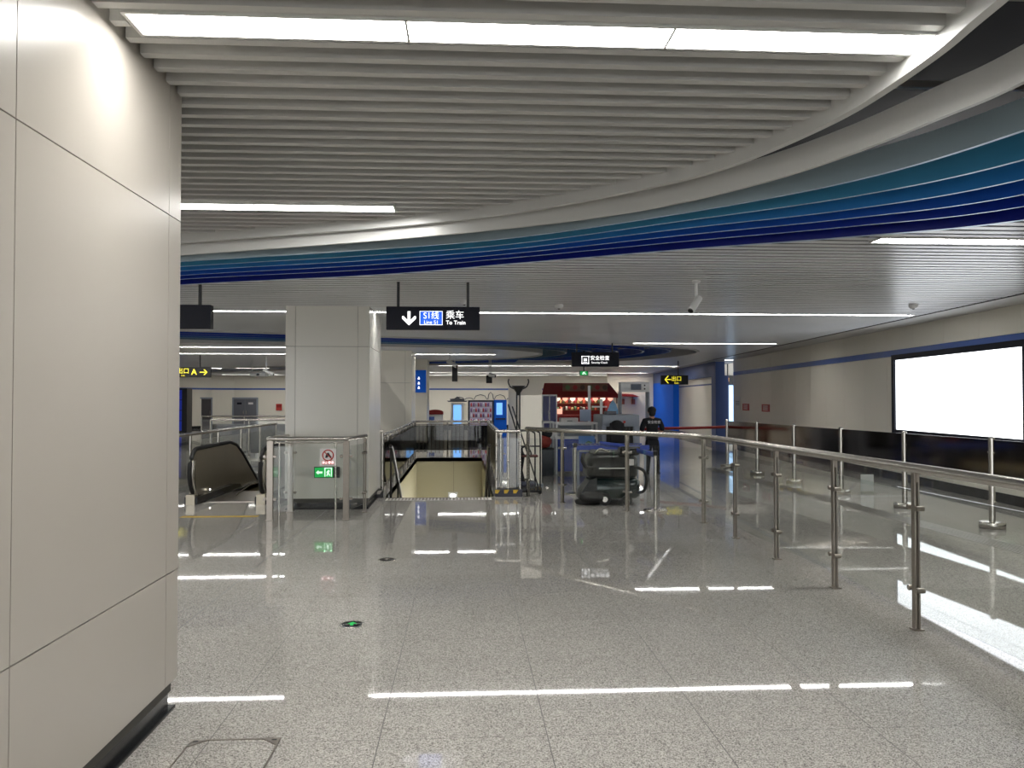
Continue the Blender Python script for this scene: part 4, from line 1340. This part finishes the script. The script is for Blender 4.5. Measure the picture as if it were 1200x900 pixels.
b_ = MB(); b_.box(4.42, 7.18, 39.6, 40.1, 0, 0.95); b_.build('sales_counter', red_mat, t)
for z in (1.15, 1.5):
    b_ = MB(); b_.box(4.5, 7.1, 41.0, 41.2, z, z + 0.03); b_.build('shelf', brown_mat, t)
cols = [srgb(200, 90, 60), srgb(90, 110, 70), srgb(180, 150, 90), srgb(150, 40, 40), srgb(200, 190, 170), srgb(80, 60, 50)]
gm = [mat('goods_%s' % 'abcdef'[i], c, 0.5, noise=0.2) for i, c in enumerate(cols)]
for z in (1.18, 1.53):
    for i in range(17):
        h = 0.14 + 0.1 * random.random(); x = 4.55 + i * 0.15
        b_ = MB(); b_.rbox(x, x + 0.10, 41.02, 41.14, z, z + h, 0.03)
        tag(b_.build('packaged_good', gm[(i * 5 + int(z * 7)) % 6]), 'small packaged good in the row on the %s shelf inside the red shop' % ('upper' if z > 1.4 else 'lower'), 'package', 'packaged goods on the %s shelf of the red shop' % ('upper' if z > 1.4 else 'lower'))
t = thing('shop_roof_signboard', 'faded patterned signboard standing on the red shop awning', 'signboard', (5.9, 39.85, 2.1))
b_ = MB(); b_.box(4.85, 7.1, 39.8, 39.85, 2.12, 2.50); b_.build('board', mat('signboard_brown', srgb(120, 84, 66), 0.6, noise=0.5, nscale=3.5), t)
for i in range(6):
    b_ = MB(); x = 5.1 + i * 0.37; b_.ell((x, 39.79, 2.31), (0.12, 0.012, 0.12), 12, 8); b_.build('medallion', gm[(i * 2 + 1) % 6], t)
proto = None
for i in range(8):
    x = 4.55 + i * 0.37
    m_ = lantern_mat if i % 2 else lantern_white
    b_ = MB(); b_.prism([(x - 0.13, 1.82), (x + 0.13, 1.82), (x + 0.12, 1.70), (x, 1.62), (x - 0.12, 1.70)], 'y', 39.33, 39.36)
    tag(b_.build('bunting_flag', m_), '%s %s flag from the left in the bunting under the red awning' % (('first', 'second', 'third', 'fourth')[i // 2], 'pink' if i % 2 else 'cream'), 'flag', 'pink bunting flags' if i % 2 else 'cream bunting flags')
for (x, z, w_, h_, m_, lab) in ((4.65, 1.0, 0.32, 0.34, lantern_mat, 'pink plain cut-out board at the left of the red shop counter'),):
    b_ = MB(); b_.prism([(x - w_ / 2, z), (x + w_ / 2, z), (x + w_ / 2, z + h_), (x + w_ / 4, z + h_ * 0.75), (x - w_ / 4, z + h_ * 0.75), (x - w_ / 2, z + h_)], 'y', 39.62, 39.66)
    tag(b_.build('cutout_board', m_), lab, 'board')
t = thing('standee', 'pale blue plain standee board on the right of the red shop', 'standee', (7.2, 39.0, 0))
b_ = MB(); b_.prism([(6.98, 0), (7.42, 0), (7.40, 0.7), (7.50, 1.1), (7.34, 1.5), (7.2, 1.68), (7.06, 1.5), (6.90, 1.1), (7.0, 0.7)], 'y', 38.98, 39.02)
b_.build('board', mat('standee_blue', srgb(130, 180, 220), 0.5, noise=0.4, nscale=4), t)
b_ = MB(); b_.box(6.95, 7.45, 38.9, 39.15, 0, 0.03); b_.build('foot', grey_paint, t)
t = thing('beverage_cabinet', 'dark blue glass-door cabinet with white frame at the left of the red shop', 'cabinet', (4.05, 39.0, 0))
b_ = MB(); b_.box(3.72, 4.44, 38.6, 39.2, 0, 1.95); b_.build('cabinet_body', white_paint, t, bevel=0.01)
for i in range(2):
    b_ = MB(); b_.box(3.76 + i * 0.33, 4.06 + i * 0.33, 38.58, 38.6, 0.15, 1.88); o = b_.build('door', mat('cabinet_blue', srgb(22, 26, 90), 0.2), t)
    b_ = MB(); b_.box(4.02 + i * 0.05, 4.035 + i * 0.05, 38.56, 38.58, 0.8, 1.2); b_.build('handle', steel, o)
struct(MB().box(2.1, 3.70, 38.4, 38.6, 0, 2.66).build('wall_partition', wall_cream))
t = thing('small_awning', 'small red awning on the cream wall right of the shop', 'awning', (8.6, 45, 2.0))
b_ = MB(); b_.prism([(8.3, 1.90), (9.7, 1.86), (9.3, 2.0), (8.6, 2.04)], 'y', 44.3, 45.0); b_.build('canopy', dark_red, t)
for x in (8.5, 9.4):
    b_ = MB(); b_.box(x, x + 0.04, 44.9, 45.0, 1.5, 1.9); b_.build('bracket', brown_mat, t)
for (x, lab) in ((8.75, 'left of two small orange notices under the small red awning'), (9.35, 'right of two small orange notices under the small red awning')):
    tag(MB().box(x, x + 0.22, 44.98, 45.0, 1.45, 1.75).build('notice', mat('notice_orange', srgb(190, 110, 80), 0.5, noise=0.3)), lab, 'notice')
struct(MB().box(8.0, 10.6, 45.0, 45.1, 0, 3.2).build('wall_far_right', mat('bright_cream', srgb(236, 226, 204), 0.4, noise=0.02)))

# ------------------------------------------------------------------ kiosks beyond the stairwell
t = thing('ticket_kiosk', 'white kiosk with glowing blue screen and a small curved roof', 'kiosk', (-0.32, 38, 0))
b_ = MB(); b_.rbox(-0.62, -0.02, 37.8, 38.3, 0, 1.55, 0.03); b_.build('kiosk_body', white_paint, t)
b_ = MB(); b_.box(-0.50, -0.14, 37.785, 37.8, 0.55, 1.46); b_.build('screen', em_kiosk, t)
b_ = MB(); b_.prism([(-0.80, 1.66), (-0.74, 1.60), (0.10, 1.60), (0.16, 1.66), (0.02, 1.66), (0.0, 1.70), (-0.64, 1.70), (-0.66, 1.66)], 'y', 37.7, 38.3); b_.build('roof', dgrey_paint, t)
b_ = MB(); b_.prism([(-0.68, 1.74), (-0.64, 1.70), (0.0, 1.70), (0.04, 1.74), (-0.18, 1.76), (-0.32, 1.86), (-0.46, 1.76)], 'y', 37.8, 38.2); b_.build('roof_ridge', dgrey_paint, t)
t = thing('vending_machine', 'black-framed vending machine with rows of red drinks', 'vending machine', (0.78, 38, 0))
b_ = MB(); b_.box(0.18, 1.38, 37.8, 38.6, 0, 1.68); b_.build('cabinet', mat('vending_navy', srgb(22, 26, 50), 0.3), t, bevel=0.01)
b_ = MB(); b_.box(0.26, 1.30, 37.79, 37.8, 0.5, 1.60); b_.build('display_back', mat('vending_inside', srgb(150, 140, 160), 0.5, emit=srgb(150, 140, 160), es=0.35), t)
for r_i in range(4):
    b_ = MB(); b_.box(0.26, 1.30, 37.74, 37.79, 0.62 + r_i * 0.25, 0.635 + r_i * 0.25); b_.build('shelf', steel_dark, t)
can_cols = [mat('can_red', srgb(190, 50, 50), 0.35), mat('can_white', srgb(220, 215, 220), 0.35), mat('can_purple', srgb(120, 80, 130), 0.35)]
for r_i in range(4):
    for i in range(9):
        b_ = MB(); b_.lathe([(0, 0), (0.038, 0), (0.04, 0.12), (0.02, 0.16), (0.02, 0.18), (0, 0.18)], 0.33 + i * 0.113, 37.755, 8, 0, 0.636 + r_i * 0.25)
        cn = ('red', 'white', 'purple')[(i * 2 + r_i) % 3]
        tag(b_.build('drink_bottle', can_cols[(i * 2 + r_i) % 3]), 'small %s drink bottle on the %s shelf of the vending machine' % (cn, ('lowest', 'second lowest', 'second highest', 'highest')[r_i]), 'bottle', '%s drink bottles on the %s vending machine shelf' % (cn, ('lowest', 'second lowest', 'second highest', 'highest')[r_i]))
t = thing('blue_kiosk', 'bright blue self-service kiosk with a small white screen', 'kiosk', (1.66, 38, 0))
b_ = MB(); b_.rbox(1.40, 1.98, 37.8, 38.4, 0, 1.70, 0.03); b_.build('kiosk_body', panel_blue, t)
b_ = MB(); b_.box(1.50, 1.78, 37.785, 37.8, 1.0, 1.56); b_.build('screen', em_kiosk, t)
b_ = MB(); b_.box(1.46, 1.92, 37.7, 37.8, 0.78, 0.84); b_.build('ledge', black_plastic, t)
t = thing('information_booth', 'small white booth with a dark arched top left of the kiosks', 'booth', (-1.35, 38, 0))
b_ = MB(); b_.rbox(-1.71, -0.99, 37.8, 38.3, 0, 1.02, 0.02); b_.build('booth_body', white_paint, t)
b_ = MB(); b_.prism([(-1.73, 1.02), (-0.97, 1.02), (-0.97, 1.12)] + [(-1.35 + 0.38 * math.cos(a_ * PI / 10), 1.12 + 0.12 * math.sin(a_ * PI / 10)) for a_ in range(1, 10)] + [(-1.73, 1.12)], 'y', 37.75, 38.35)
b_.build('arched_top', dark_red, t)
b_ = MB(); b_.box(-1.65, -1.38, 37.79, 37.8, 0.74, 0.92); b_.build('picture', stripe_blue, t)
# outline skyline decoration on the back wall
t = thing('wall_decoration', 'grey outline skyline decoration on the back wall above the kiosks', 'decoration', (1.5, 49.85, 1.8))
x = -0.6
for i, (w_, h_) in enumerate(((0.6, 0.15), (0.5, 0.1), (0.8, 0.3), (0.35, 0.45), (0.7, 0.3), (0.9, 0.15), (0.5, 0.38), (0.8, 0.2))):
    b_ = MB(); b_.tube([(x, 49.87, 1.72), (x + w_ * 0.15, 49.87, 1.72 + h_ * 0.7), (x + w_ / 2, 49.87, 1.72 + h_), (x + w_ * 0.85, 49.87, 1.72 + h_ * 0.7), (x + w_, 49.87, 1.72)], 0.025, 6)
    b_.build('outline_shape', dgrey_paint, t)
    x += w_ + 0.05

# ------------------------------------------------------------------ far left: doors, notices, blue cabinet
def wall_door(n, label, p, ang_, w_, h_, leaves=1, m=dgrey_paint):
    M = Matrix.Translation((p[0], p[1], 0)) @ Matrix.Rotation(ang_, 4, 'Z')
    b_ = MB(M)
    b_.box(-w_ / 2 - 0.08, -w_ / 2, -0.02, 0.12, 0, h_ + 0.08); b_.box(w_ / 2, w_ / 2 + 0.08, -0.02, 0.12, 0, h_ + 0.08); b_.box(-w_ / 2, w_ / 2, -0.02, 0.12, h_, h_ + 0.08)
    o = struct(b_.build('door_%d' % n, grey_paint))
    for i in range(leaves):
        lw = w_ / leaves
        l_ = MB(M); l_.box(-w_ / 2 + i * lw + 0.005, -w_ / 2 + (i + 1) * lw - 0.005, 0.0, 0.08, 0.01, h_ - 0.005); lf = l_.build('door_leaf', m, o)
        hx = -w_ / 2 + (lw - 0.1 if i == 0 else lw + 0.06)
        h = MB(M); h.box(hx, hx + 0.04, -0.05, 0.0, 0.85, 1.05); h.build('door_handle', steel, lf)
        if leaves == 2:
            s_ = MB(M); s_.box(-w_ / 2 + i * lw + 0.2, -w_ / 2 + i * lw + 0.48, -0.006, 0.0, 1.42, 1.54); s_.build('door_sign', paper if i else navy_sign, lf)
    return o


wall_door(1, 'double', (-13.2, BACK_Y - 0.22), 0.0, 1.35, 1.76, 2)
wall_door(2, 'single', (-15.35, 48.95), math.radians(36), 0.80, 1.76, 1, mat('door_dark', srgb(66, 62, 64), 0.4))
b_ = MB(); b_.box(-14.95, -13.9, 41.6, 42.4, 0, 2.28)
t = thing('blue_cabinet', 'tall dark blue backlit cabinet at the far left beside the huge pillar', 'cabinet', (-14.4, 42, 0))
b_.build('cabinet_body', black_plastic, t)
for i in range(4):
    b_ = MB(); b_.box(-14.90, -14.15, 41.585, 41.6, 0.15 + i * 0.52, 0.63 + i * 0.52); b_.build('front_panel', mat('cabinet_blue_lit', srgb(16, 40, 150), 0.3, emit=srgb(16, 40, 150), es=0.3), t)
for (x, y, z, w_, h_, lab) in ((-15.95, 47.9, 1.42, 0.3, 0.28, 'upper red notice beside the dark door on the curved far left wall'), (-15.95, 47.9, 0.85, 0.3, 0.28, 'middle red notice beside the dark door on the curved far left wall'),
                               (-15.95, 47.9, 0.3, 0.3, 0.22, 'lowest red notice beside the dark door on the curved far left wall'), (-11.2, 49.86, 1.25, 0.35, 0.4, 'dark red box on the back wall near the square pillar')):
    t = thing('wall_notice', lab, 'notice', (x, y, z))
    b_ = MB(); b_.box(x - w_ / 2, x + w_ / 2, y, y + 0.03, z - h_ / 2, z + h_ / 2); b_.build('notice_plate', red_sign, t)
    b_ = MB(); b_.box(x - w_ / 2 + 0.04, x + w_ / 2 - 0.04, y - 0.006, y, z - 0.02, z + h_ / 2 - 0.05); b_.build('notice_print', dark_red, t)
# notices on the right wall
for (y, z, lab, m_) in ((28.4, 1.44, 'farther of two square red notices on the right wall', red_sign), (26.0, 1.43, 'nearer of two square red notices on the right wall', red_sign),
                        (29.5, 1.58, 'narrow white notice with lines near the far end of the right wall', paper)):
    M = MR
    d0 = wall_pt(y)
    t = thing('wall_notice', lab, 'notice', (wallX(y), y, z))
    b_ = MB(M); b_.box(-0.02, -0.001, d0 - 0.42 if m_ is red_sign else d0 - 0.30, d0 + 0.42 if m_ is red_sign else d0 + 0.30, z - 0.12 if m_ is red_sign else z - 0.25, z + 0.12 if m_ is red_sign else z + 0.25); b_.build('notice_plate', m_, t)
    b_ = MB(M)
    for k in range(3):
        b_.box(-0.024, -0.02, d0 - 0.25, d0 + 0.25, z - 0.07 + k * 0.06, z - 0.045 + k * 0.06)
    b_.build('notice_print', paper if m_ is red_sign else dgrey_paint, t)
# light box in the alcove at the end of the right wall
t = thing('map_lightbox', 'narrow glowing pale blue light box beyond the end of the right wall', 'light box', (10.9, 32.9, 1.4))
b_ = MB(); b_.box(10.42, 11.6, 32.86, 32.979, 0.42, 2.36); b_.build('housing', portal_blue, t)
b_ = MB(); b_.box(10.50, 11.55, 32.85, 32.86, 0.50, 2.30); b_.build('light_panel', mat('map_lit', srgb(170, 205, 240), 0.4, emit=srgb(170, 205, 245), es=1.0, noise=0.25, nscale=5), t)
t = thing('exit_sign', 'small dark sign with orange lettering above the pale light box', 'sign', (10.8, 32.7, 2.5))
b_ = MB(); b_.box(10.35, 11.3, 32.72, 32.82, 2.34, 2.70); b_.build('sign_box', black_plastic, t)
b_ = MB(); b_.box(10.8, 10.84, 32.75, 32.79, 2.70, 3.2); b_.build('hanger_rod', black_plastic, t)
text('出口', 0.2, (10.68, 32.715, 2.52), mat('text_orange', srgb(230, 170, 110), 0.5, emit=srgb(230, 170, 110), es=0.8), t)

# ------------------------------------------------------------------ ceiling cameras, speakers, sensors
def bullet_camera(x, y, zt, zb, label, dx, dz, L_=0.3, r=0.045, sc=1.0):
    t = thing('bullet_camera', label, 'camera', (x, y, zt))
    b_ = MB(); b_.lathe([(0, 0), (0.05 * sc, 0), (0.05 * sc, -0.02), (0.02, -0.03)], x, y, 14, 0, zt); b_.tube([(x, y, zt - 0.01), (x, y, zb)], 0.02 * sc, 10); b_.build('mount_pole', white_paint, t)
    b_ = MB(); a = Vector((x + dx * 0.35, y, zb - dz * 0.35 + 0.02)); c = Vector((x - dx * 0.65, y - 0.06, zb + dz * 0.65))
    b_.tube([(x - dx * 0.35, y, zb + 0.12 * sc * 0), (x + dx, y - 0.10, zb + dz)], r * sc, 12); b_.build('camera_body', white_paint, t)
    b_ = MB(); b_.tube([(x + dx * 0.98, y - 0.10, zb + dz * 0.98), (x + dx * 1.03, y - 0.105, zb + dz * 1.03)], r * sc * 0.75, 12); b_.build('lens', black_gloss, t)


bullet_camera(2.84, 9.77, 3.16, 2.95, 'white bullet camera hanging from the ceiling right of the train sign', -0.10, -0.17, r=0.045)
bullet_camera(-0.42, 23.8, 3.16, 2.84, 'small white camera beside the dark hanging speaker', 0.20, -0.16, r=0.06)
bullet_camera(0.98, 29.9, 4.0, 2.62, 'white camera beside the second dark hanging speaker', 0.16, -0.05, r=0.07)
bullet_camera(-9.35, 26.4, 3.16, 2.82, 'white ceiling camera above the yellow exit sign at the left', -0.30, -0.17, r=0.09)
bullet_camera(-6.6, 27.5, 3.16, 2.70, 'white ceiling camera pointing right, left of the square pillar', 0.26, -0.16, r=0.05)
for (x, y, z0, z1, w_, lab) in ((-0.28, 24.0, 2.24, 2.74, 0.16, 'dark box loudspeaker hanging from the ceiling beyond the stairwell'), (0.93, 30.2, 2.32, 2.62, 0.22, 'second smaller dark loudspeaker hanging farther back')):
    t = thing('hanging_speaker', lab, 'speaker', (x, y, z1))
    b_ = MB(); b_.rbox(x - w_ / 2, x + w_ / 2, y, y + 0.18, z0, z1, 0.02); b_.build('speaker_box', black_plastic, t)
    b_ = MB(); b_.box(x - 0.012, x + 0.012, y + 0.08, y + 0.10, z1, 3.16 if y < 30 else 4.0); b_.build('hanger_rod', white_paint, t)
for (x, y, lab) in ((1.45, 12.35, 'small round white ceiling sensor right of the train sign'), (6.88, 12.03, 'small round white ceiling sensor near the right wall'), (0.0, 11.9, 'tiny white ceiling fitting behind the train sign')):
    t = thing('ceiling_sensor', lab, 'sensor', (x, y, 3.16))
    b_ = MB(); b_.lathe([(0.07, 0), (0.07, -0.03), (0.045, -0.06), (0.0, -0.065)], x, y, 16, 0, 3.16); b_.build('sensor_body', white_paint, t)
    b_ = MB(); b_.ell((x, y, 3.095), (0.02, 0.02, 0.01), 10, 6); b_.build('sensor_lens', black_gloss, t)
t = thing('projector', 'white ceiling projector on two rods, right of the yellow exit sign', 'projector', (-7.4, 30, 2.6))
b_ = MB(); b_.rbox(-7.75, -7.15, 29.8, 30.2, 2.55, 2.68, 0.04); b_.build('projector_body', white_paint, t)
for x in (-7.7, -7.2):
    b_ = MB(); b_.box(x - 0.015, x + 0.015, 29.98, 30.01, 2.68, 3.16); b_.build('hanger_rod', white_paint, t)
b_ = MB(); b_.tube([(-7.45, 29.8, 2.61), (-7.45, 29.76, 2.61)], 0.05, 12); b_.build('lens', black_gloss, t)

# ------------------------------------------------------------------ guard
def skin_mesh(name, chain, edges, m, parent=None, sub=2, root=0):
    me = bpy.data.meshes.new(name)
    off = Vector((0, 0, 0)); p = parent
    while p is not None:
        off += p.location; p = p.parent
    me.from_pydata([Vector(c[0]) - off for c in chain], edges, [])
    o = bpy.data.objects.new(name, me); COL.objects.link(o)
    md = o.modifiers.new('skin', 'SKIN'); md.use_smooth_shade = True
    md2 = o.modifiers.new('sub', 'SUBSURF'); md2.levels = sub; md2.render_levels = sub
    lay = me.skin_vertices[0].data if len(me.skin_vertices) else None
    if lay is None:
        bm = bmesh.new(); bm.from_mesh(me); bm.verts.layers.skin.verify(); bm.to_mesh(me); bm.free(); lay = me.skin_vertices[0].data
    for i, c in enumerate(chain):
        lay[i].radius = c[1] if isinstance(c[1], tuple) else (c[1], c[1])
        lay[i].use_root = (i == root)
    bpy.context.view_layer.update()
    ev = o.evaluated_get(bpy.context.evaluated_depsgraph_get())
    m2 = bpy.data.meshes.new_from_object(ev)
    m2.materials.clear(); m2.materials.append(m)
    m2.polygons.foreach_set('use_smooth', [True] * len(m2.polygons))
    bpy.data.objects.remove(o)
    o2 = bpy.data.objects.new(name, m2); COL.objects.link(o2); o2.parent = parent
    return o2


GX, GY = 4.28, 18.28
g = thing('person', 'person in black uniform seen from behind, standing with hands held in front', 'person', (GX, GY, 0))
P3 = lambda x, y, z: (GX + x, GY + y, z)
hd = 1.52
# one continuous body: pelvis, spine, neck, head, arms, legs
ch = [(P3(0, 0, 0.78), (0.095, 0.07)), (P3(0, 0.0, 0.93), (0.095, 0.07)), (P3(0, 0.0, 1.10), (0.12, 0.085)), (P3(0, 0.01, 1.22), (0.11, 0.075)),
      (P3(0, 0.02, 1.31), (0.048, 0.05)), (P3(0, 0.04, 1.37), (0.06, 0.07)), (P3(0, 0.05, 1.44), (0.074, 0.086)), (P3(0, 0.05, 1.49), (0.055, 0.07))]
ed = [(i, i + 1) for i in range(7)]
for s in (-1, 1):
    b0 = len(ch)
    ch += [(P3(s * 0.165, 0.01, 1.225), 0.052), (P3(s * 0.235, 0.00, 0.985), 0.040), (P3(s * 0.13, 0.20, 0.90), 0.030), (P3(s * 0.055, 0.255, 0.885), (0.024, 0.034))]
    ed += [(3, b0), (b0, b0 + 1), (b0 + 1, b0 + 2), (b0 + 2, b0 + 3)]
    # thumb and four fingers, bent and of unequal length
    for k, (dy, dz, ln) in enumerate(((0.02, 0.028, 0.045), (0.022, 0.010, 0.050), (0.02, -0.008, 0.047), (0.015, -0.024, 0.038))):
        f0 = len(ch)
        ch += [(P3(s * (0.055 - 0.03), 0.255 + dy, 0.885 + dz), 0.0095), (P3(s * (0.025 - ln * 0.5), 0.262 + dy, 0.882 + dz), 0.0085), (P3(s * (0.025 - ln), 0.25 + dy - 0.01, 0.875 + dz), 0.0075)]
        ed += [(b0 + 3, f0), (f0, f0 + 1), (f0 + 1, f0 + 2)]
    f0 = len(ch)
    ch += [(P3(s * 0.06, 0.245, 0.925), 0.011), (P3(s * 0.035, 0.25, 0.945), 0.009)]
    ed += [(b0 + 3, f0), (f0, f0 + 1)]
    b0 = len(ch)
    ch += [(P3(s * 0.085, 0.0, 0.70), 0.078), (P3(s * 0.10, 0.01, 0.42), 0.055), (P3(s * 0.115, 0.0, 0.24), 0.05), (P3(s * 0.12, 0.0, 0.07), 0.034), (P3(s * 0.135, 0.12, 0.03), (0.036, 0.024))]
    ed += [(0, b0), (b0, b0 + 1), (b0 + 1, b0 + 2), (b0 + 2, b0 + 3), (b0 + 3, b0 + 4)]
skin_mesh('body', ch, ed, skin_mat, g, 2)
for s in (-1, 1):
    b_ = MB(); b_.ell(P3(s * 0.082, 0.05, 1.42), (0.012, 0.02, 0.03), 10, 8); b_.build('ear', skin_mat, g)
b_ = MB(); b_.ell(P3(0, 0.125, 1.42), (0.012, 0.02, 0.018), 8, 6); b_.build('nose', skin_mat, g)
b_ = MB(); b_.ell(P3(0, 0.033, 1.462), (0.100, 0.105, 0.090), 18, 12); b_.ell(P3(0, 0.0, 1.40), (0.080, 0.066, 0.09), 14, 10); b_.build('hair', hair_mat, g)
sh = [(P3(0, 0, 0.76), (0.150, 0.120)), (P3(0, 0, 0.84), (0.142, 0.112)), (P3(0, 0.0, 0.93), (0.132, 0.102)), (P3(0, 0.0, 1.10), (0.148, 0.108)), (P3(0, 0.01, 1.22), (0.128, 0.090)), (P3(0, 0.02, 1.30), (0.064, 0.062))]
se = [(0, 1), (1, 2), (2, 3), (3, 4), (4, 5)]
for s in (-1, 1):
    b0 = len(sh)
    sh += [(P3(s * 0.17, 0.01, 1.222), 0.070), (P3(s * 0.225, 0.00, 1.08), 0.064), (P3(s * 0.24, 0.0, 0.975), 0.060)]
    se += [(4, b0), (b0, b0 + 1), (b0 + 1, b0 + 2)]
shirt = skin_mesh('shirt', sh, se, cloth_black, g, 2)
text('安全检查', 0.075, P3(0.015, -0.128, 1.19), em_white if False else mat('print_white', srgb(225, 225, 225), 0.7), shirt, name='back_print')
tr = [(P3(0, 0, 0.88), (0.125, 0.095)), (P3(0, 0, 0.76), (0.142, 0.112))]
te = [(0, 1)]
for s in (-1, 1):
    b0 = len(tr)
    tr += [(P3(s * 0.088, 0.0, 0.68), 0.092), (P3(s * 0.10, 0.01, 0.42), 0.074), (P3(s * 0.115, 0.0, 0.22), 0.068), (P3(s * 0.12, 0.0, 0.06), 0.064)]
    te += [(1, b0), (b0, b0 + 1), (b0 + 1, b0 + 2), (b0 + 2, b0 + 3)]
skin_mesh('trousers', tr, te, cloth_trouser, g, 2)
for s in (-1, 1):
    b_ = MB(); b_.rbox(GX + s * 0.128 - 0.05, GX + s * 0.128 + 0.05, GY - 0.08, GY + 0.18, 0, 0.075, 0.045); b_.build('shoe', black_gloss, g)
b_ = MB(); b_.tube([P3(0.135 * math.cos(q * PI / 12), 0.108 * math.sin(q * PI / 12), 0.83) for q in range(24)], 0.018, 6, closed=True); b_.build('belt', black_plastic, g)

# fill light added on the right stairwell wall, unseen, for the end wall
t = thing('strip_light', 'unseen white fill light added inside the stairwell, low on its right wall', 'fill light', (SX1 - 0.02, 19.2, -1.4))
b_ = MB(); b_.box(SX1 - 0.02, SX1 - 0.002, 17.6, 22.6, -1.60, -1.38); b_.build('light_frame', white_paint, t)
b_ = MB(); b_.box(SX1 - 0.03, SX1 - 0.02, 17.62, 22.58, -1.59, -1.39); b_.build('diffuser', em_strip, t)

em_spot = mat('downlight_lit', (1, 1, 1, 1), 0.5, emit=(1, 0.97, 0.9, 1), es=40)
for (x, y, lab) in ((8.55, 44.2, 'small ceiling downlight above the small red awning'), (9.7, 44.3, 'small ceiling downlight between the awning and the blue portal'), (9.25, 42.2, 'small ceiling downlight in front of the far cream wall'), (9.35, 35.9, 'small ceiling downlight beside the blue portal')):
    t = thing('downlight', lab, 'ceiling light', (x, y, 3.16))
    b_ = MB(); b_.lathe([(0.13, 0), (0.13, -0.02), (0.10, -0.02), (0.10, 0)], x, y, 18, 0, 3.16); b_.build('trim_ring', white_paint, t)
    b_ = MB(); b_.lathe([(0.0, -0.008), (0.10, -0.008), (0.10, 0)], x, y, 18, 0, 3.155); b_.build('diffuser', em_spot, t)

t = thing('strip_light', 'unseen white strip light added inside the red shop, hidden behind its awning', 'ceiling light', (5.8, 40.6, 2.28))  # added out of view to brighten the red of the shop
b_ = MB(); b_.box(4.6, 7.0, 40.5, 40.7, 2.24, 2.29); b_.build('light_frame', white_paint, t)
b_ = MB(); b_.box(4.62, 6.98, 40.52, 40.68, 2.23, 2.24); b_.build('diffuser', em_strip, t)
